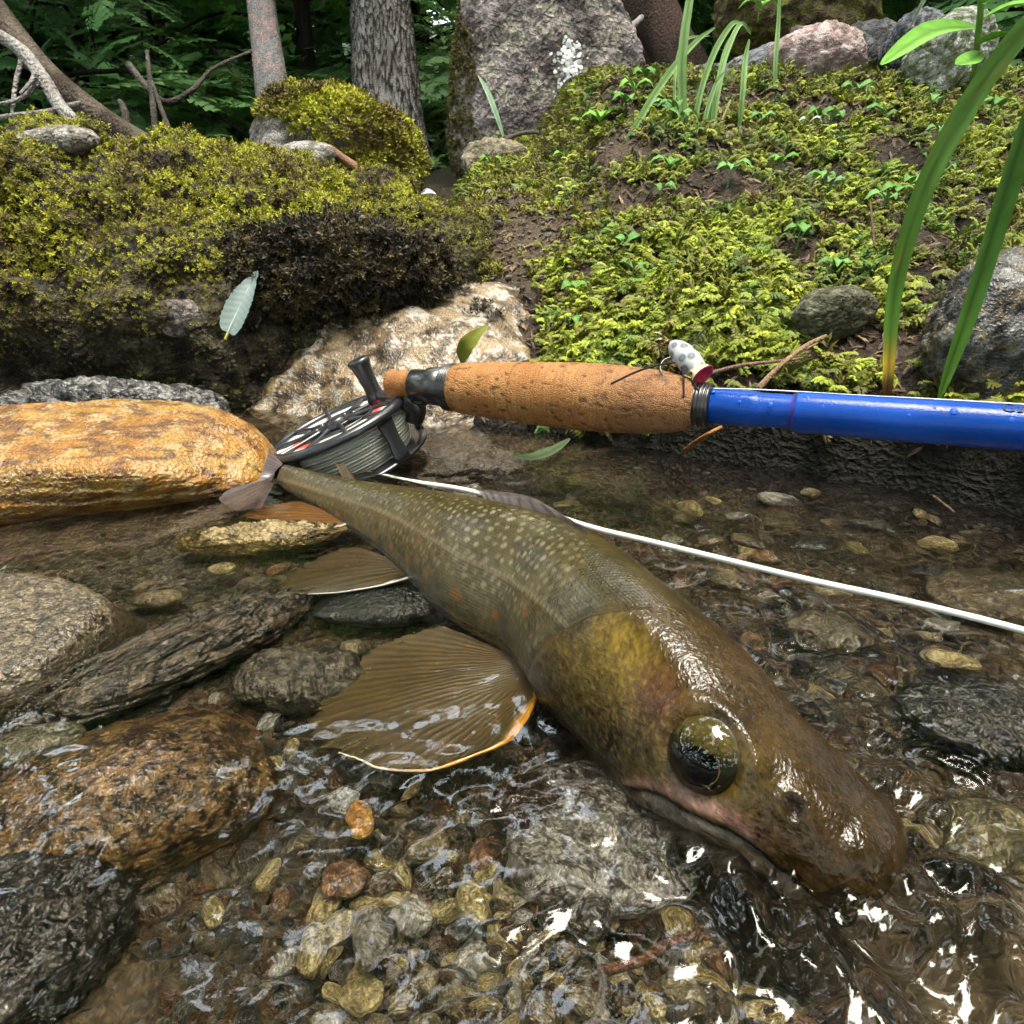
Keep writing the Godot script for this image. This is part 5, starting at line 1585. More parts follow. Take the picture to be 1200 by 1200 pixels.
func build_plants() -> void:
	var gcol := func(base: Color, tip: Color) -> Callable:
		return func(t, u): return base.lerp(tip, ss(0.0, 0.6, t)) * (0.78 + 0.4 * absf(sin(u * 17.0))) * (1.0 - 0.25 * g(u, 0.0, 0.08)) * (1.0 + 0.25 * nC.get_noise_2d(t * 200.0, u * 20.0))
	# two long blades in front of the bank, right
	var mb := MB.new()
	var eye := (Vector3(0, 14, 0) - Vector3(19.20, 15.10, -35.41)).normalized()
	blade(mb, [Vector3(19.53, 5.06, -34.84), Vector3(19.29, 6.38, -34.87), Vector3(19.12, 10.69, -35.66), Vector3(19.32, 15.03, -35.38), Vector3(20.25, 18.64, -34.77), Vector3(21.18, 21.05, -33.65), Vector3(22.75, 23.23, -32.42)], func(t): return lerps([0, 0.1, 0.3, 0.6, 1.0], [0.30, 0.42, 0.7, 0.95, 0.8], t), eye, func(t, u):
		var c := Color(0.075, 0.16, 0.022).lerp(Color(0.12, 0.23, 0.05), ss(0.3, 0.8, t))
		c = c.lerp(Color(0.42, 0.27, 0.03), g(t, 0.19, 0.035)).lerp(Color(0.10, 0.04, 0.018), ss(0.19, 0.13, t))
		c = c.lerp(Color(0.30, 0.22, 0.05), 0.7 * ss(0.42, 0.6, nA.get_noise_2d(t * 260.0, u * 30.0 + 40.0)))
		return c * (0.75 + 0.45 * absf(sin(u * 17.0))) * (1.0 + 0.3 * nC.get_noise_2d(t * 120.0, u * 30.0)))
	mb.normals()
	solo("tall_grass", mb, M.leaf, Vector3(19.53, 5.06, -34.84), "long green grass blade with a brown withered base behind the blue rod", "grass blade", "large grass blades by the rod")
	mb = MB.new()
	blade(mb, [Vector3(21.17, 5.36, -33.33), Vector3(21.38, 7.12, -33.44), Vector3(21.68, 10.70, -33.49), Vector3(21.45, 14.34, -32.90), Vector3(21.00, 17.21, -31.97), Vector3(20.47, 19.66, -30.85), Vector3(20.25, 22.52, -29.92)], func(t): return lerps([0, 0.08, 0.3, 0.6, 1.0], [0.03, 0.45, 1.15, 1.5, 1.5], t), (Vector3(0.25, 0.3, 0.9)).normalized(), gcol.call(Color(0.07, 0.16, 0.02), Color(0.075, 0.17, 0.03)))
	mb.normals()
	solo("tall_grass", mb, M.leaf, Vector3(21.17, 5.36, -33.33), "broad green grass blade at the right edge hanging its tip onto the rod", "grass blade", "large grass blades by the rod")
	# sedge tuft on the bank
	var tuft := thing("sedge_tuft", "tuft of arching sedge blades on the right bank's crest", "grass tuft", Vector3(19.08, 18.95, -80.75))
	for b in [
		[[Vector3(9.28, 16.24, -77.39), Vector3(12.15, 21.01, -81.66), Vector3(16.19, 26.88, -86.41), Vector3(20.14, 31.23, -90.49), Vector3(22.91, 33.22, -92.46)], 0.75], [[Vector3(18.54, 18.12, -80.39), Vector3(18.00, 23.89, -82.92), Vector3(17.75, 29.45, -84.26), Vector3(18.55, 35.64, -85.88), Vector3(19.84, 40.87, -87.07)], 0.95],
		[[Vector3(18.72, 18.12, -80.39), Vector3(19.89, 24.87, -84.44), Vector3(21.74, 29.68, -87.63), Vector3(24.00, 32.90, -90.13), Vector3(25.46, 33.50, -91.48)], 0.7], [[Vector3(20.62, 20.52, -82.53), Vector3(21.72, 25.70, -84.80), Vector3(23.31, 30.10, -87.82), Vector3(25.12, 33.07, -90.21), Vector3(26.60, 32.28, -90.95)], 0.6],
		[[Vector3(21.35, 20.27, -82.42), Vector3(21.72, 24.87, -84.44), Vector3(23.12, 29.93, -87.74), Vector3(24.56, 32.38, -89.91)], 0.8], [[Vector3(24.94, 22.59, -85.62), Vector3(25.31, 26.45, -87.31), Vector3(25.93, 29.67, -89.81), Vector3(26.41, 31.76, -90.72)], 0.75], [[Vector3(19.98, 19.94, -81.19), Vector3(20.34, 23.07, -82.56), Vector3(21.42, 26.37, -84.00), Vector3(22.50, 27.69, -84.58)], 0.5],
		[[Vector3(33.88, 28.31, -102.31), Vector3(33.99, 32.14, -103.99), Vector3(34.32, 36.17, -105.75), Vector3(34.15, 40.90, -106.73)], 0.6], [[Vector3(18.25, 19.02, -81.88), Vector3(18.05, 26.18, -88.29), Vector3(20.00, 32.32, -95.34), Vector3(24.36, 34.01, -100.44)], 0.4], [[Vector3(19.89, 19.51, -83.18), Vector3(19.00, 22.70, -86.76), Vector3(17.75, 25.17, -90.02), Vector3(16.50, 25.73, -92.45)], 0.4],
	]:
		mb = MB.new()
		var wmax: float = b[1]
		blade(mb, b[0], func(t): return wmax * pow(sin(PI * (0.12 + 0.86 * t)), 0.7), Vector3(rng.randf_range(-0.3, 0.3), 0.2, 1).normalized(), gcol.call(Color(0.06, 0.11, 0.03), Color(0.14, 0.24, 0.085)), 30)
		mb.normals()
		part("blade", mb, M.leaf, tuft)
	# thin dead stalks at the foot of the sedge
	var dead := thing("dead_stalks", "pale dead grass stalks below the sedge tuft", "dead stalks", Vector3(22.50, 19.77, -81.11))
	for b in [[Vector3(21.02, 20.64, -82.04), Vector3(22.08, 22.36, -83.34), Vector3(23.68, 25.19, -85.67)], [Vector3(25.92, 20.76, -81.55), Vector3(26.37, 22.25, -82.20), Vector3(26.80, 21.97, -80.98)], [Vector3(26.19, 20.39, -80.84), Vector3(26.54, 21.53, -81.34), Vector3(27.09, 22.25, -82.20)], [Vector3(25.37, 22.36, -83.34), Vector3(25.38, 21.59, -81.91), Vector3(25.92, 20.88, -81.05)]]:
		mb = MB.new()
		tube(mb, b, func(_t): return 0.13, func(_t, _a): return Color(0.36, 0.27, 0.16), 12, 6)
		mb.normals()
		part("stalk", mb, M.twig, dead)
	# fine grass clump below the tall boulder
	var clump := thing("grass_clump", "clump of fine bright green grass below the tall boulder", "grass tuft", on_land(Vector3(-13.48, 19.61, -109.42)))
	var gc0 := on_land(Vector3(-13.84, 20.06, -109.62))
	for k in 110:
		mb = MB.new()
		var p0 := gc0 + Vector3(rng.randfn() * 3.0, rng.randf_range(-0.8, 0.0), rng.randfn() * 2.0)
		var d := Vector3(rng.randfn() * 1.0 + 0.3, 1.3, rng.randfn() * 0.6).normalized()
		var ln := rng.randf_range(6.0, 13.0)
		var p1 := p0 + d * ln * 0.5
		var p2 := p0 + d * ln * 0.9 + Vector3(d.x * 2.5, -ln * 0.22, 1.0)
		blade(mb, [p0, p1, p2], func(t): return 0.26 * (1.05 - t), Vector3(0.2, 0.3, 1).normalized(), gcol.call(Color(0.08, 0.17, 0.03), Color(0.16, 0.36, 0.05)), 8)
		mb.normals()
		part("blade", mb, M.leaf, clump)
	for b in [[Vector3(-1.35, 25.13, -122.75), Vector3(-2.70, 28.84, -124.38), Vector3(-4.09, 32.10, -126.89), Vector3(-5.50, 34.41, -128.99)]]:
		mb = MB.new()
		blade(mb, b, func(t): return 0.9 * sin(PI * (0.1 + 0.85 * t)), Vector3(0.2, 0.2, 1).normalized(), gcol.call(Color(0.14, 0.22, 0.13), Color(0.16, 0.24, 0.15)), 16)
		mb.normals()
		solo("tall_grass", mb, M.leaf, Vector3(-1.35, 25.13, -122.75), "single pale grass blade leaning in front of the tall boulder's foot", "grass blade")
	# the broad-leaved plant, top right
	var pl := thing("broadleaf_plant", "young plant with long broad green leaves at the top right", "plant", Vector3(42.47, 26.43, -73.11))
	mb = MB.new()
	tube(mb, [Vector3(44.71, 26.09, -77.33), Vector3(43.68, 29.02, -76.43), Vector3(42.62, 31.75, -75.44), Vector3(41.40, 35.30, -74.81)], func(_t): return 0.28, func(_t, _a): return Color(0.11, 0.20, 0.04), 20, 8)
	mb.normals()
	part("stem", mb, M.leaf, pl)
	for b in [[Vector3(43.44, 29.98, -76.85), Vector3(37.98, 29.05, -74.26), Vector3(31.32, 25.56, -68.36), 2.0], [Vector3(42.78, 30.19, -74.76), Vector3(44.25, 30.63, -72.77), Vector3(46.31, 29.99, -69.21), 1.9], [Vector3(43.60, 28.51, -76.21), Vector3(43.79, 28.56, -74.04), Vector3(43.65, 28.57, -71.86), 1.4], [Vector3(44.00, 27.78, -75.89), Vector3(40.79, 26.43, -72.02), Vector3(37.70, 25.56, -68.36), 1.6], [Vector3(42.09, 31.18, -74.10), Vector3(42.38, 31.87, -73.31), Vector3(42.05, 31.93, -71.15), 1.2]]:
		mb = MB.new()
		var wm: float = b[3]
		blade(mb, [b[0], b[1], b[2]], func(t): return wm * pow(sin(PI * (0.06 + 0.92 * t)), 0.8), Vector3(0.1, 0.75, 0.65).normalized(), gcol.call(Color(0.10, 0.24, 0.035), Color(0.14, 0.32, 0.05)), 20, 0.35)
		mb.normals()
		part("leaf", mb, M.leaf, pl)
	mb = MB.new()
	blade(mb, [Vector3(37.28, 29.83, -76.78), Vector3(37.48, 31.17, -76.28), Vector3(38.13, 33.17, -76.06), Vector3(38.25, 35.30, -74.81)], func(t): return 0.55 * sin(PI * (0.05 + 0.6 * t)), Vector3(0.3, 0.3, 1).normalized(), gcol.call(Color(0.28, 0.30, 0.24), Color(0.22, 0.30, 0.16)), 16)
	mb.normals()
	solo("tall_grass", mb, M.leaf, Vector3(37.28, 29.83, -76.78), "narrow whitish grass blade above the blue-grey stone", "grass blade")
	# small seedlings with paired leaves; where, leaf size, how pale
	for s in [
		["pair of round bright green leaves on the dark moss below the pinkish stone", Vector3(25.82, 17.40, -73.53), [[0.5, 1.9], [3.4, 1.6], [2.2, 1.4]], Color(0.11, 0.26, 0.045)],
		["pointed dark green leaf drooping on the moss, upper right bank", Vector3(39.15, 22.25, -82.20), [[3.5, 3.2], [0.2, 1.7]], Color(0.075, 0.19, 0.05)],
		["grey-green lobed leaflets flat on the moss left of the long grass blade", Vector3(27.75, 15.24, -66.03), [[0.4, 1.4], [2.0, 1.3], [3.6, 1.5], [5.0, 1.2]], Color(0.13, 0.24, 0.12)],
		["bright seedling with a few leaves in front of the tall boulder's right foot", Vector3(12.50, 24.66, -111.63), [[0.3, 3.4], [1.6, 2.4], [3.2, 2.6], [4.6, 3.0]], Color(0.14, 0.30, 0.05)],
		["leafy seedling beside the tall boulder's right edge", Vector3(18.46, 29.72, -120.40), [[0.4, 2.6], [2.4, 2.4], [4.2, 2.2]], Color(0.14, 0.30, 0.05)],
		["small leafy sprout in front of the buff rounded stone", Vector3(-2.88, 19.27, -102.72), [[0.6, 2.0], [2.2, 2.2], [4.0, 1.8]], Color(0.15, 0.28, 0.05)],
		["leaf pair at the top edge between sedge and pinkish stone", Vector3(34.56, 39.07, -115.75), [[0.2, 2.8], [3.2, 3.0], [1.6, 1.8]], Color(0.12, 0.28, 0.04)],
		["low leaves among the moss right of the pinkish white stone", Vector3(42.00, 26.51, -97.16), [[0.3, 2.8], [2.8, 2.4], [4.6, 2.2], [1.7, 1.6]], Color(0.11, 0.24, 0.06)],
		["small pale leaflets right of the long grass blade", Vector3(40.84, 20.20, -74.75), [[0.3, 1.8], [2.8, 1.6], [4.6, 1.4]], Color(0.11, 0.24, 0.08)],
		["white-flecked pale leaf curl on the dark gap of the right bank", Vector3(31.05, 21.59, -81.91), [[0.6, 1.4], [3.0, 1.3]], Color(0.33, 0.42, 0.33)],
		["tiny green leaves by the bottom of the tall boulder's lichen streak", Vector3(7.20, 19.94, -107.38), [[0.6, 1.6], [2.6, 1.6], [4.6, 1.5]], Color(0.13, 0.25, 0.05)],
		["pale leaflets on the moss above the wet grey rock", Vector3(30.88, 14.00, -56.76), [[0.3, 1.2], [2.3, 1.3], [4.3, 1.2]], Color(0.10, 0.22, 0.10)],
	]:
		var p: Vector3 = on_land(s[1]) + Vector3(0, 1.1, 0.2)
		var q := thing("seedling", s[0], "seedling", p)
		mb = MB.new()
		tube(mb, [p - Vector3(0.1, 1.6, 0), p - Vector3(0, 0.7, 0), p], func(_t): return 0.09, func(_t, _a): return s[3] * 0.8, 8, 6)
		mb.normals()
		part("stem", mb, M.leaf, q)
		for lf in s[2]:
			mb = MB.new()
			var d := Vector3(cos(lf[0]), 0.25, sin(lf[0]) * 0.7).normalized()
			leaf_blade(mb, p, d, Vector3(0.05, 1, 0.35).normalized(), lf[1], lf[1] * 0.55, 0.25, s[3] * rng.randf_range(0.8, 1.2))
			mb.normals()
			part("leaf", mb, M.leaf, q)
	for q in 26:
		var f := rng.randf_range(46, 100)
		var x := rng.randf_range(0.06, 0.66) * f
		var p := land_at(x, f) + Vector3(0, 0.9 + 0.008 * f, 0)
		var sd := thing("seedling", "small green seedling scattered through the moss of the right bank", "seedling", p, "seedlings in the moss")
		mb = MB.new()
		var gc := Color(0.09, 0.20, 0.04).lerp(Color(0.13, 0.27, 0.09), rng.randf())
		tube(mb, [p - Vector3(0.1, 1.5, 0), p - Vector3(0, 0.7, 0), p], func(_t): return 0.07, func(_t, _a): return gc * 0.8, 6, 5)
		mb.normals()
		part("stem", mb, M.leaf, sd)
		var a0 := rng.randf() * TAU
		for w in rng.randi_range(2, 5):
			mb = MB.new()
			var a := a0 + w * 2.4
			leaf_blade(mb, p, Vector3(cos(a), 0.25, sin(a)).normalized(), Vector3(0.05, 1, 0.35).normalized(), rng.randf_range(0.9, 1.6) * (0.5 + f / 80.0), rng.randf_range(0.5, 0.9) * (0.5 + f / 80.0), 0.25, gc * rng.randf_range(0.8, 1.2))
			mb.normals()
			part("leaf", mb, M.leaf, sd)
	# the pale fallen leaf on the mound
	mb = MB.new()
	var eye0 := Vector3(0, 14, 0)
	var l0 := surf_line(MOUND, eye0, Vector3(-21.00, 5.53, -50.87))
	var l1 := surf_line(MOUND, eye0, Vector3(-18.56, 10.11, -52.87))
	var l2 := surf_line(HUMP, eye0, Vector3(-18.56, 10.11, -52.87))
	if l2.distance_to(eye0) < l1.distance_to(eye0) and l2.distance_to(l1) < 6.0: l1 = l2
	l0 = eye0 + (Vector3(-21.00, 5.53, -50.87) - eye0).normalized() * (l0.distance_to(eye0) - 0.5)
	l1 = eye0 + (Vector3(-18.56, 10.11, -52.87) - eye0).normalized() * (l1.distance_to(eye0) - 0.5)
	var dir := (l1 - l0).normalized()
	var fc := (Vector3(0, 14, 0) - l0).normalized() * 0.8 + Vector3(-0.25, 0.5, 0)
	fc = (fc - dir * fc.dot(dir)).normalized()
	blade(mb, [l0.lerp(l1, 0.10), l0.lerp(l1, 0.4) + fc * 0.15, l0.lerp(l1, 0.7) + fc * 0.2, l1 + fc * 0.1], func(t): return lerps([0, 0.06, 0.2, 0.42, 0.62, 0.78, 0.86, 0.9, 1.0], [0.9, 1.5, 1.95, 1.9, 1.6, 1.0, 0.5, 0.55, 0.15], t) * (1.0 + 0.08 * nC.get_noise_1d(t * 300.0)), fc,
		func(t, u): return Color(0.27, 0.33, 0.32).lerp(Color(0.13, 0.19, 0.18), ss(0.0, 0.8, u) * 0.7) * (1.0 + 0.12 * sin(t * 70.0 + absf(u) * 5.0)), 60, 0.3)
	mb.normals()
	var leaf := thing("fallen_leaf", "pale blue-green fallen leaf lying on the dark moss of the mound", "leaf", l0)
	part("blade", mb, M.leaf, leaf)
	mb = MB.new()
	tube(mb, [l0, l0.lerp(l1, 0.12) + fc * 0.08, l0.lerp(l1, 0.4) + fc * 0.17, l0.lerp(l1, 0.75) + fc * 0.22], func(t): return lerpf(0.11, 0.035, t), func(t, _a): return Color(0.55, 0.52, 0.12).lerp(Color(0.5, 0.62, 0.55), ss(0.15, 0.4, t)), 20, 6)
	mb.normals()
	part("midrib", mb, M.leaf, leaf)
	for s in [["small white dry leaf on the brown soil at the mound's right end", Vector3(-15.19, 14.28, -67.80), Vector3(0.9, 0.3, 0.2), Color(0.55, 0.60, 0.66), 2.0], ["tiny pale leaf on the soil right of the mossy rock", Vector3(-8.57, 15.84, -77.21), Vector3(1, 0.1, 0.1), Color(0.5, 0.55, 0.66), 1.6], ["mottled green-yellow leaf stuck upright behind the grip's reel end", Vector3(-2.53, 6.12, -45.67), Vector3(0.55, 0.8, 0.1), Color(0.13, 0.14, 0.02), 3.2]]:
		mb = MB.new()
		var d: Vector3 = s[2].normalized()
		leaf_blade(mb, s[1] - d * s[4] * 0.5, d, (Vector3(0, 0.6, 0.8) - d * Vector3(0, 0.6, 0.8).dot(d)).normalized(), s[4], s[4] * 0.36, 0.1, s[3])
		mb.normals()
		solo("fallen_leaf", mb, M.leaf, s[1], s[0], "leaf")
	# olive-green ribbon leaf drowned below the cork
	mb = MB.new()
	blade(mb, [Vector3(0.11, 0.15, -40.42), Vector3(1.32, 0.20, -39.95), Vector3(2.59, 0.25, -41.13), Vector3(3.82, 0.40, -43.15)], func(t): return 0.8 * sin(PI * (0.05 + 0.9 * t)), Vector3(0, 1, 0.4).normalized(), gcol.call(Color(0.03, 0.055, 0.015), Color(0.05, 0.075, 0.035)), 16)
	mb.normals()
	solo("drowned_leaf", mb, M.leaf, Vector3(1.59, 0.20, -40.28), "narrow green leaf floating below the cork grip", "leaf")
	# twigs and stems: points, radius, colour
	var tan_ := Color(0.30, 0.19, 0.10)
	var grey := Color(0.24, 0.21, 0.19)
	for s in [
		["red-brown stick lying across the foot of the mossy rock", [Vector3(-21.40, 20.78, -90.29), Vector3(-18.56, 19.25, -88.53), Vector3(-15.40, 17.26, -85.47)], 0.55, Color(0.26, 0.12, 0.06)],
		["tan broken stem slanting from the bank towards the blue rod", [Vector3(13.50, 5.15, -37.06), Vector3(15.04, 6.21, -38.29), Vector3(16.82, 7.08, -39.54), Vector3(18.17, 7.49, -40.27)], 0.16, tan_],
		["reddish stem lying along the bank behind the lure", [Vector3(11.10, 5.69, -38.50), Vector3(13.16, 6.05, -39.09), Vector3(15.02, 6.15, -39.57), Vector3(17.00, 6.21, -40.25)], 0.12, Color(0.25, 0.12, 0.09)],
		["dark forked twig lying under water right of the fish", [Vector3(12.05, -0.40, -24.20), Vector3(13.00, -0.60, -23.09), Vector3(13.61, -0.70, -21.87), Vector3(14.50, -1.00, -20.67)], 0.14, Color(0.03, 0.02, 0.014)],
		["orange-brown stem sticking out under the cork's front end", [Vector3(10.63, 0.60, -40.08), Vector3(10.12, 3.20, -34.57), Vector3(11.01, 3.75, -34.59)], 0.14, Color(0.42, 0.17, 0.03)],
		["red-brown twig under water at the bottom of the frame", [Vector3(1.81, -0.90, -9.26), Vector3(2.98, -1.00, -9.68), Vector3(4.27, -1.20, -10.29)], 0.13, Color(0.12, 0.05, 0.025)],
		["grey branch lying behind the pinkish white stone", [Vector3(46.20, 40.94, -134.03), Vector3(53.44, 41.68, -136.54), Vector3(57.91, 39.88, -134.66), Vector3(66.12, 41.66, -137.62)], 1.0, Color(0.17, 0.13, 0.11)],
		["stub of a cut branch behind the stones, left of the grey branch", [Vector3(46.40, 40.30, -138.12), Vector3(51.19, 41.33, -139.67), Vector3(56.79, 41.84, -140.98)], 1.3, Color(0.15, 0.09, 0.06)],
		["bleached stick leaning on the tall boulder's right shoulder", [Vector3(23.92, 52.17, -196.80), Vector3(28.35, 55.36, -201.47), Vector3(32.68, 59.30, -207.56)], 0.9, Color(0.42, 0.39, 0.37)],
		["tan straw across the dark lower bank left of the grass blade", [Vector3(15.06, 5.41, -39.35), Vector3(16.25, 6.21, -40.25), Vector3(18.12, 6.95, -41.12)], 0.09, Color(0.36, 0.25, 0.13)],
		["dark curved twig at the foot of the tall boulder", [Vector3(-2.21, 25.08, -133.65), Vector3(0.75, 26.64, -136.51), Vector3(3.78, 27.16, -137.83), Vector3(7.50, 26.37, -136.39)], 0.4, Color(0.10, 0.075, 0.06)],
		["short dark stem standing in the moss below the dark gap", [Vector3(26.56, 11.71, -53.57), Vector3(26.90, 13.42, -55.41), Vector3(27.30, 14.71, -57.07)], 0.1, Color(0.13, 0.05, 0.03)],
		["thin brown stem lying in the water under the rod, right", [Vector3(22.76, 0.10, -36.66), Vector3(22.75, 0.05, -34.43), Vector3(22.62, -0.00, -32.00)], 0.08, Color(0.20, 0.12, 0.06)],
	]:
		mb = MB.new()
		var rr: float = s[2]
		var cc: Color = s[3]
		tube(mb, s[1], func(t): return rr * (1.1 - 0.4 * t), func(t, a): return cc * (1.0 + 0.5 * nC.get_noise_2d(t * 60.0, a * 8.0)), 24, 8, 0.25)
		mb.normals()
		solo("twig", mb, M.twig, s[1][0], s[0], "twig")


# ------------------------------------------------------------------ the wood behind
func spray_mesh(sd: int) -> ArrayMesh:            # a flat conifer spray, one unit long
	var mb := MB.new()
	var r := RandomNumberGenerator.new()
	r.seed = sd
	for k in 11:
		var t := k / 11.0
		for s in [-1.0, 1.0]:
			var ln := 0.55 * (1.0 - 0.75 * t) * r.randf_range(0.75, 1.1)
			var p := Vector3(0, -0.22 * t * t, t)
			var d := Vector3(s * 0.8, r.randf_range(-0.3, 0.05), 0.6).normalized()
			for m in 3:
				var u0 := m / 3.0
				var a := mb.vert(p + d * ln * u0, Color(0.7, 0.75, 0.7))
				var w := 0.075 * (1.0 - 0.4 * u0)
				var b := mb.vert(p + d * ln * (u0 + 0.22) + Vector3(-d.z, 0, d.x) * w, Color(1, 1, 1))
				var c := mb.vert(p + d * ln * (u0 + 0.36) - Vector3(0, 0.03, 0), Color(1.1, 1.15, 1.0))
				var e := mb.vert(p + d * ln * (u0 + 0.22) - Vector3(-d.z, 0, d.x) * w, Color(1, 1, 1))
				mb.quad(a, b, c, e)
	mb.normals()
	return mb.mesh(U, Vector3.ZERO)

func broad_mesh(sd: int) -> ArrayMesh:            # a twig of broad leaves, one unit long
	var mb := MB.new()
	var r := RandomNumberGenerator.new()
	r.seed = sd
	for k in 9:
		var t := k / 9.0
		var d := Vector3(r.randfn() * 0.8, r.randf_range(-0.4, 0.3), 0.5 + r.randf()).normalized()
		var p := Vector3(r.randfn() * 0.06, -0.1 * t, t * 0.85)
		var x := d.cross(Vector3(r.randfn() * 0.3, 1, 0).normalized()).normalized() * 0.09
		var ln := r.randf_range(0.22, 0.36)
		var a := mb.vert(p); var b := mb.vert(p + d * ln * 0.45 + x); var c := mb.vert(p + d * ln - Vector3(0, 0.05, 0)); var e := mb.vert(p + d * ln * 0.45 - x)
		mb.quad(a, b, c, e)
	mb.normals()
	return mb.mesh(U, Vector3.ZERO)

var SPRAYS := []
var BROADS := []

func tree(called: String, label: String, pts: Array, r0: float, r1: float, bark: Array, crown: Dictionary, group := "") -> void:
	var base: Vector3 = pts[0]
	var t := thing(called, label, "tree", base, group)
	var mb := MB.new()
	var ridges: float = crown.get("ridges", 0.5)
	var sides := int(crown.get("sides", 28))
	var seg := int(crown.get("seg", 60))
	tube(mb, pts, func(q): return lerpf(r0, r1, q) * (1.0 + 0.7 * exp(-q * 22.0)), func(q, a):
		var x := nA.get_noise_3dv(Vector3(cos(a) * 60.0, q * 700.0 * crown.get("patch", 1.0), sin(a) * 60.0))
		var c: Color = bark[0].lerp(bark[1], ss(-0.3, 0.35, x))
		var rd := nB.get_noise_3dv(Vector3(cos(a) * 300.0, q * 1300.0, sin(a) * 300.0))
		return c.lerp(bark[2], ridges * ss(0.25, 0.6, rd)), seg, sides, 0.0)
	# ridged bark
	for k in mb.v.size() - 2:
		var q := mb.uv[k].x
		var a := mb.uv[k].y * TAU
		var ctr := crom(pts, q)
		var d := (mb.v[k] - ctr)
		mb.v[k] += d * (0.10 * ridges * nB.get_noise_3dv(Vector3(cos(a) * 300.0, q * 1300.0, sin(a) * 300.0)) + 0.03 * nA.get_noise_3dv(mb.v[k] * 3.0))
	mb.normals()
	part("trunk", mb, M.bark, t)
	var limbs := MB.new()
	var xf := []
	var cols := []
	var top: Vector3 = pts[-1]
	var n := int(crown.get("n", 500))
	var lo: float = crown.get("lo", 0.2)
	var spread: float = crown.get("spread", 120.0)
	var sz: float = crown.get("size", 34.0)
	var nl := int(crown.get("limbs", 14))
	for k in nl:
		var q := lerpf(lo, 0.98, (k + rng.randf()) / nl)
		var a := rng.randf() * TAU
		var p := crom(pts, q)
		var out := Vector3(cos(a), rng.randf_range(-0.15, 0.3), sin(a)).normalized()
		var ln := spread * (1.05 - 0.75 * q) * rng.randf_range(0.6, 1.1)
		var e := p + out * ln - Vector3(0, ln * crown.get("droop", 0.25), 0)
		var m := p + out * ln * 0.5 + Vector3(0, ln * 0.04, 0)
		tube(limbs, [p, m, e], func(t2): return lerpf(r1 * 0.7 + 0.6, 0.3, t2), func(_t, _a): return bark[2] * 1.4, 8, 5)
		var per := n / nl
		for j in per:
			var u := pow(rng.randf(), 0.7)
			var c := crom([p, m, e], u)
			var side := out.cross(Vector3.UP).normalized() * (1.0 if rng.randf() < 0.5 else -1.0)
			var d := (out * 0.6 + side * rng.randf_range(0.2, 1.3) + Vector3(0, rng.randf_range(-0.5, 0.15), 0)).normalized()
			var off := Vector3(rng.randfn(), rng.randfn() * 0.5, rng.randfn()) * sz * 0.22
			var s := sz * rng.randf_range(0.6, 1.25) * (1.0 - 0.3 * u)
			var x := d.cross(Vector3.UP).normalized()
			var y := x.cross(-d).normalized()
			if y.y < 0: y = -y
			xf.append(Transform3D(Basis(y.cross(d), y, d) .scaled_local(Vector3.ONE * s), c + off))
			cols.append(crown.col * rng.randf_range(0.55, 1.45) * (1.0 + 0.4 * nA.get_noise_3dv(c * 1.2)))
	limbs.normals()
	part("limbs", limbs, M.bark, t).set_meta("kind", "stuff")
	mass("crown", (BROADS if crown.get("broad", false) else SPRAYS)[rng.randi_range(0, 2)], M.far_leaf, xf, cols, t, base)

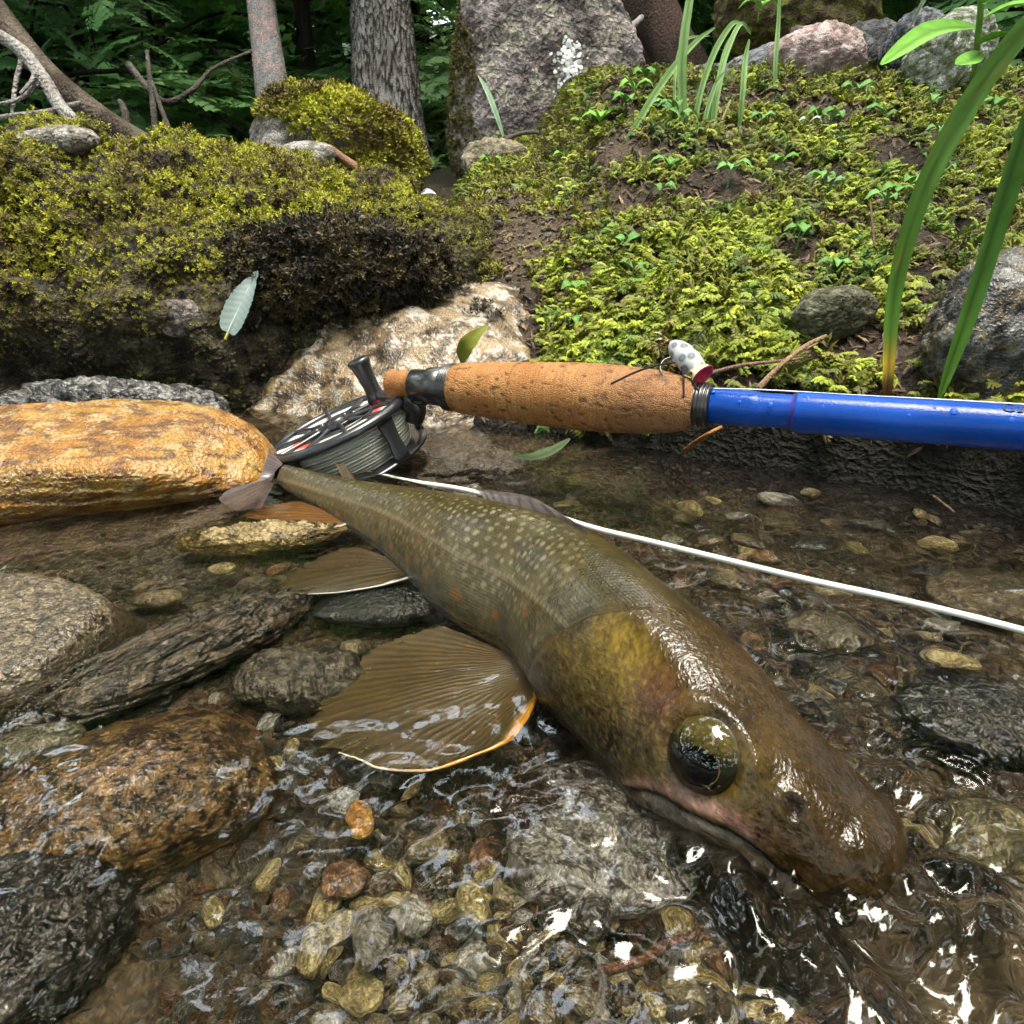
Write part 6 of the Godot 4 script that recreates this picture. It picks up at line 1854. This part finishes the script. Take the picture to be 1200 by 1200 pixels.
func build_wood() -> void:
	for k in 3:
		SPRAYS.append(spray_mesh(60 + k)); BROADS.append(broad_mesh(70 + k))
	var grey := [Color(0.30, 0.275, 0.25), Color(0.46, 0.43, 0.40), Color(0.05, 0.042, 0.036)]
	var pale := [Color(0.34, 0.345, 0.345), Color(0.54, 0.385, 0.37), Color(0.075, 0.07, 0.065)]
	var dark := [Color(0.035, 0.028, 0.022), Color(0.07, 0.058, 0.046), Color(0.015, 0.012, 0.01)]
	var mid := [Color(0.09, 0.075, 0.06), Color(0.15, 0.13, 0.11), Color(0.035, 0.028, 0.022)]
	var hemlock := Color(0.15, 0.30, 0.105)
	var bright := Color(0.18, 0.37, 0.09)
	var s := func(p: Vector3) -> Vector3: return Vector3(p.x, minf(land(p.x, -p.z) - 3.0, p.y), p.z)
	# the two trunks that stand in view
	tree("grey_trunk_tree", "stout tree with straight ridged grey bark behind the mossy rock", [s.call(Vector3(-52.56, 50.53, -332.52)), Vector3(-54.38, 77.10, -344.15), Vector3(-56.55, 110.31, -358.68), Vector3(-58.40, 197.92, -399.19), Vector3(-59.20, 403.82, -493.64), Vector3(-59.25, 615.23, -590.49)], 14.2, 7.0, grey, {"ridges": 1.0, "sides": 220, "seg": 300, "n": 400, "lo": 0.6, "col": hemlock, "limbs": 16})
	tree("pale_trunk_tree", "slim leaning tree with pale blotchy bark left of the stout trunk", [s.call(Vector3(-95.90, 46.07, -319.65)), Vector3(-98.00, 58.89, -325.26), Vector3(-101.16, 78.36, -334.87), Vector3(-104.69, 104.42, -347.37), Vector3(-110.83, 167.94, -379.52), Vector3(-120.45, 365.12, -472.34), Vector3(-125.91, 542.97, -556.69)], 7.2, 3.5, pale, {"ridges": 0.35, "patch": 2.5, "sides": 64, "seg": 160, "n": 300, "lo": 0.6, "col": bright, "broad": true, "limbs": 12})
	tree("brown_trunk_tree", "brown-barked tree rising behind the tall boulder's right side", [s.call(Vector3(41.69, 37.71, -261.42)), Vector3(41.18, 56.51, -271.83), Vector3(39.49, 78.31, -283.55), Vector3(37.50, 137.68, -316.07), Vector3(37.50, 343.24, -416.92)], 12.5, 7, [Color(0.13, 0.09, 0.06), Color(0.20, 0.15, 0.11), Color(0.05, 0.035, 0.02)], {"ridges": 0.9, "sides": 72, "seg": 120, "n": 300, "lo": 0.6, "col": hemlock})
	# darker, thinner trees and saplings further in
	var k := 0
	for d in [
		[136, 480, 6.5, dark, hemlock, 130, 520, "thin dark-trunked hemlock, nearest of the dark wood at left"], [20, 520, 9, mid, hemlock, 150, 520, "brown-trunked hemlock at the far left of the wood"], [60, 620, 12, dark, hemlock, 200, 520, "dark hemlock deep in the wood behind the fallen trunks"],
		[215, 520, 6, mid, hemlock, 190, 560, "slender hemlock in the middle of the left wood"], [262, 700, 12, dark, hemlock, 220, 560, "tall dark hemlock behind the pale leaning trunk"], [376, 470, 5, dark, bright, 110, 620, "bright leafy sapling between the two grey trunks"],
		[350, 640, 8, dark, bright, 200, 560, "light green tree behind the bright leafy sapling"], [505, 540, 8, dark, hemlock, 150, 480, "dark hemlock between the stout trunk and the tall boulder"], [400, 900, 14, dark, hemlock, 260, 520, "dark tree far behind the stout trunk"],
		[570, 760, 12, dark, hemlock, 240, 500, "dark tree far behind the tall boulder"], [840, 430, 7, dark, bright, 170, 520, "green sapling behind the sedge tuft"], [880, 640, 10, dark, hemlock, 220, 520, "dark conifer over the right bank behind the sedge"],
		[1010, 520, 9, dark, hemlock, 190, 480, "dark conifer behind the grey branch on the right bank"], [1130, 620, 10, dark, hemlock, 220, 480, "dark conifer at the top right beyond the lichen stone"], [-80, 560, 10, dark, hemlock, 200, 400, "hemlock just outside the left edge"],
		[1290, 480, 9, dark, hemlock, 200, 400, "conifer just outside the right edge"], [160, 950, 15, dark, hemlock, 280, 520, "dark tree at the back of the left wood"], [720, 900, 14, dark, hemlock, 260, 480, "dark tree at the back beyond the tall boulder"], [290, 1150, 16, dark, hemlock, 320, 500, "farthest dark tree seen between the trunks"],
	]:
		var u: float = (d[0] - 600.0) / 800.0
		var f: float = d[1]
		var x: float = u * f * 0.9
		var b := Vector3(x, land(x, f) - 4.0, -f)
		var h: float = 230.0 + f * 0.42
		var lean := Vector3(rng.randfn() * 14.0, 0, rng.randfn() * 14.0)
		var broad: bool = d[4] == bright
		tree("broadleaf_sapling" if broad else "hemlock", d[7], [b, b + Vector3(0, h * 0.3, 0) + lean * 0.3, b + Vector3(0, h * 0.65, 0) + lean * 0.5, b + Vector3(0, h, 0) + lean], d[2], 1.5, d[3], {"ridges": 0.6, "sides": 20, "seg": 40, "n": int(d[6] * 1.9), "lo": 0.06, "spread": d[5], "size": 15.0 + f * 0.02, "col": d[4] * (1.0 if f < 600 else 0.8), "broad": broad, "limbs": 52, "droop": 0.3})
		k += 1
	# unseen trees added around the stream to block sky light and break reflections
	for d in [[-230, 70, 1050, "tall streamside tree leaning over from the left, out of view"], [330, 120, 1150, "tall tree on the right slope, out of view"], 
		[60, -360, 1100, "unseen tall tree straight behind the viewer"], [-300, -260, 1200, "unseen tall tree behind the viewer to the left"], [360, -230, 1150, "unseen tall tree behind the viewer to the right"], [-560, -20, 1250, "unseen tall tree far left of the viewer"], [620, -40, 1250, "unseen tall tree far right of the viewer"]]:
		var b := Vector3(d[0], land(d[0], d[1]) - 4.0, -d[1])
		var h: float = d[2]
		var lean := Vector3(0.05 * d[0], 0, -0.05 * d[1])
		tree("unseen_streamside_tree", d[3], [b, b + Vector3(0, h * 0.3, 0), b + Vector3(0, h * 0.65, 0) + lean * 0.5, b + Vector3(0, h, 0) + lean], 13.0, 3.0, mid, {"ridges": 0.6, "sides": 16, "seg": 30, "n": 420, "lo": 0.4, "spread": 230.0, "size": 95.0, "col": Color(0.07, 0.15, 0.035), "broad": true, "limbs": 28, "droop": 0.0})
	# tall trees added ahead; unseen crowns above the picture block the reflected sky
	for d in [[20, 400, 1000, 330, "tall broadleaf tree hidden behind the tall boulder, its added unseen crown above the picture"], [-268, 430, 1050, 330, "tall thin-trunked broadleaf tree at the left of the wood, its added unseen crown above the picture"], [250, 420, 1100, 330, "tall broadleaf tree beyond the grey stones at the right, its added unseen crown above the picture"], [-90, 620, 1350, 380, "tallest added broadleaf tree, deep in the wood between the two pale trunks"]]:
		var b := Vector3(d[0], land(d[0], d[1]) - 4.0, -d[1])
		var h: float = d[2]
		tree("added_broadleaf_tree", d[4], [b, b + Vector3(2, h * 0.3, 0), b + Vector3(-4, h * 0.65, 12), b + Vector3(0, h, 40)], 8.0, 3.0, dark, {"ridges": 0.7, "sides": 40, "seg": 90, "n": 400, "lo": 0.56, "spread": d[3], "size": 80.0, "col": Color(0.08, 0.17, 0.04), "broad": true, "limbs": 26, "droop": 0.0})
	# the wood goes on all round: unseen hemlocks added to block low skylight
	for q in 26:
		var a := lerpf(0.62, 5.66, q / 25.0) + rng.randf_range(-0.05, 0.05)      # 0 = straight ahead
		var dist := 300.0 + 170.0 * rng.randf()
		var b := Vector3(sin(a) * dist, 0, -cos(a) * dist)
		b.y = land(b.x, -b.z) - 3.0
		var h := rng.randf_range(360, 560)
		tree("hemlock", "hemlock of the wood beside and behind the viewer, out of view", [b, b + Vector3(0, h * 0.4, 0), b + Vector3(4, h, 3)], 7.0, 1.5, dark, {"ridges": 0.6, "sides": 12, "seg": 20, "n": 220, "lo": 0.03, "spread": 170.0, "size": 60.0, "col": hemlock, "limbs": 20, "droop": 0.3}, "hemlocks out of view")
	# undergrowth and the far wood as masses
	var xf := []
	var cols := []
	for q in 9000:
		var f := 180.0 + 1700.0 * pow(rng.randf(), 1.2)
		var x := rng.randf_range(-1.1, 1.1) * f
		if f < 360: continue
		var hgt := rng.randf_range(0.0, 0.10 + 0.35 * ss(400, 1100, f)) * f
		var sz := rng.randf_range(14, 32) * (0.7 + f / 900.0)
		var d := Vector3(rng.randfn(), rng.randf_range(-0.5, 0.4), 0.8 + rng.randfn() * 0.6).normalized()
		var y := (Vector3.UP - d * d.y).normalized()
		xf.append(Transform3D(Basis(y.cross(d), y, d).scaled_local(Vector3.ONE * sz), Vector3(x, land(x, f) + hgt, -f)))
		cols.append(Color(0.11, 0.21, 0.075).lerp(Color(0.18, 0.34, 0.11), rng.randf()) * rng.randf_range(0.5, 1.3))
	mass("far_undergrowth", SPRAYS[0], M.far_leaf, xf, cols, self, Vector3.ZERO)
	# fallen trunks and dead branches at the left
	var mb := MB.new()
	tube(mb, [Vector3(-118.12, 60.38, -184.02), Vector3(-101.29, 43.26, -172.16), Vector3(-86.98, 33.51, -163.53), Vector3(-74.17, 26.96, -156.30), Vector3(-60.06, 20.95, -147.12)], func(t): return lerpf(2.7, 1.7, t), func(t, a): return Color(0.075, 0.058, 0.045).lerp(Color(0.16, 0.13, 0.105), ss(-0.2, 0.4, nA.get_noise_2d(t * 200.0, a * 12.0))).lerp(Color(0.07, 0.075, 0.02), 0.4 * ss(0.2, 0.5, nA.get_noise_2d(t * 90.0, a * 20.0 + 50))), 80, 20, 0.12)
	mb.normals()
	solo("fallen_log", mb, M.bark, Vector3(-60.06, 20.95, -147.12), "dark fallen trunk slanting down behind the mossy mound", "log")
	mb = MB.new()
	tube(mb, [Vector3(-102.40, 47.71, -154.46), Vector3(-91.35, 42.14, -149.84), Vector3(-85.94, 36.90, -146.46), Vector3(-80.72, 30.90, -141.65), Vector3(-72.75, 26.37, -136.39), Vector3(-64.35, 22.04, -131.22)], func(t): return lerpf(1.15, 1.25, t), func(t, a): return Color(0.30, 0.27, 0.25).lerp(Color(0.42, 0.40, 0.38), ss(-0.3, 0.3, nA.get_noise_2d(t * 160.0, a * 12.0))), 60, 14, 0.15)
	mb.normals()
	var br := thing("dead_branch", "bleached dead branch with side twigs in front of the fallen trunk", "branch", Vector3(-64.35, 22.04, -131.22))
	part("stem", mb, M.bark, br)
	for b in [[Vector3(-80.72, 31.18, -141.77), Vector3(-85.40, 30.35, -140.32), Vector3(-90.75, 29.52, -138.86), Vector3(-94.50, 27.74, -136.99)], [Vector3(-86.25, 36.19, -146.15), Vector3(-89.12, 33.17, -143.74), Vector3(-92.25, 32.03, -142.14)], [Vector3(-90.09, 41.13, -149.40), Vector3(-90.94, 35.47, -145.83), Vector3(-90.83, 29.34, -142.06)], [Vector3(-81.18, 31.47, -141.90), Vector3(-77.64, 32.31, -142.27)], [Vector3(-90.41, 40.26, -149.02), Vector3(-86.80, 37.00, -145.41), Vector3(-88.56, 33.72, -142.88)]]:
		mb = MB.new()
		tube(mb, b, func(t): return lerpf(0.55, 0.28, t), func(t, _a): return Color(0.36, 0.33, 0.31) * (1.0 + 0.3 * nC.get_noise_1d(t * 90.0)), 16, 7, 0.2)
		mb.normals()
		part("side_twig", mb, M.bark, br)
	for b in [["thin dead bough arching through the left wood", [Vector3(-118.12, 56.09, -247.63), Vector3(-108.65, 46.05, -245.42), Vector3(-100.78, 49.70, -250.30), Vector3(-96.25, 56.83, -258.87), Vector3(-85.78, 62.96, -267.01)], 0.9], ["dead stem standing in the shade right of the dark thin trunk", [Vector3(-103.75, 26.60, -223.81), Vector3(-107.10, 42.03, -234.93), Vector3(-111.28, 59.26, -246.84)], 1.1], ["pale broken stem leaning in the shade of the left wood", [Vector3(-106.88, 33.58, -215.96), Vector3(-108.39, 40.25, -219.96), Vector3(-110.40, 43.02, -222.27)], 1.2], ["grey dead stem slanting in the hollow between the trunks", [Vector3(-92.62, 29.23, -214.05), Vector3(-100.45, 40.94, -225.72), Vector3(-105.50, 49.50, -233.83)], 0.8]]:
		mb = MB.new()
		var rr: float = b[2]
		tube(mb, b[1], func(t): return rr * (1.1 - 0.6 * t), func(t, _a): return Color(0.13, 0.115, 0.10) * (1.0 + 0.5 * nC.get_noise_1d(t * 60.0)), 24, 8, 0.2)
		mb.normals()
		solo("dead_bough", mb, M.bark, b[1][0], b[0], "branch")
	# dark leaning log beside the tall boulder
	mb = MB.new()
	tube(mb, [Vector3(34.59, 86.78, -255.60), Vector3(41.20, 72.98, -250.65), Vector3(49.16, 59.04, -245.65), Vector3(59.22, 45.14, -238.48), Vector3(66.30, 37.36, -232.89)], func(t): return lerpf(7.5, 6.0, t), func(t, a): return Color(0.05, 0.035, 0.028).lerp(Color(0.12, 0.08, 0.065), ss(-0.2, 0.4, nA.get_noise_2d(t * 120.0, a * 14.0))), 60, 24, 0.12)
	mb.normals()
	solo("leaning_log", mb, M.bark, Vector3(66.30, 37.36, -232.89), "dark red-brown log leaning behind the sedge tuft", "log")
	boulder("moss_hummock", "mossy brown hummock at the top edge behind the grey branch", "boulder", Vector3(56.53, 49.56, -162.91), 91, Vector3(16, 8, 8), 40, {"facets": 0, "amp": 0.2, "cf": 0.5, "pal": [Color(0.09, 0.085, 0.015), Color(0.17, 0.16, 0.022), Color(0.05, 0.03, 0.012)]}, M.soil)


# ------------------------------------------------------------------ scene
func _ready() -> void:
	var cam := Camera3D.new()
	cam.name = "camera"
	cam.fov = 73.74
	cam.near = 0.005
	cam.far = 80.0
	cam.position = Vector3(0, 14.0 * U, 0)
	cam.rotation_degrees = Vector3(-23.629, 0, 0)
	var lens := CameraAttributesPhysical.new()
	lens.frustum_focal_length = 16.0
	lens.frustum_near = 0.005
	lens.frustum_far = 80.0
	lens.frustum_focus_distance = 0.17
	lens.exposure_aperture = 72.0
	cam.attributes = lens
	add_child(cam)
	cam.current = true
	var env := Environment.new()
	env.background_mode = Environment.BG_SKY
	var sky := ProceduralSkyMaterial.new()
	sky.sky_top_color = Color(0.90, 0.94, 0.98)
	sky.sky_horizon_color = Color(0.78, 0.83, 0.82)
	sky.sky_curve = 0.25
	sky.ground_bottom_color = Color(0.05, 0.045, 0.035)
	sky.ground_horizon_color = Color(0.16, 0.17, 0.13)
	sky.sun_angle_max = 1.0
	env.sky = Sky.new()
	env.sky.sky_material = sky
	env.background_energy_multiplier = 1.0
	env.tonemap_mode = Environment.TONE_MAPPER_LINEAR
	env.tonemap_exposure = 14.0
	env.sdfgi_enabled = true
	env.ssao_enabled = true
	env.ssil_enabled = true
	var we := WorldEnvironment.new()
	we.name = "environment"
	we.environment = env
	add_child(we)
	var sun := DirectionalLight3D.new()
	sun.name = "sun"
	sun.light_color = Color(1.0, 0.97, 0.92)
	sun.light_energy = 0.5
	sun.light_angular_distance = 42.0
	sun.shadow_enabled = true
	sun.position = Vector3(0, 5, 0)
	sun.look_at_from_position(Vector3.ZERO, -Vector3(0.26, 0.95, 0.02), Vector3.RIGHT)
	add_child(sun)
	setup()
	mat("stone_plain", 0.9)
	fish_skin()
	build_ground()
	build_water()
	build_stones()
	build_wood()
	build_moss()
	build_pebbles()
	build_fish()
	build_rod()
	build_reel()
	build_lines()
	build_lure()
	build_plants()
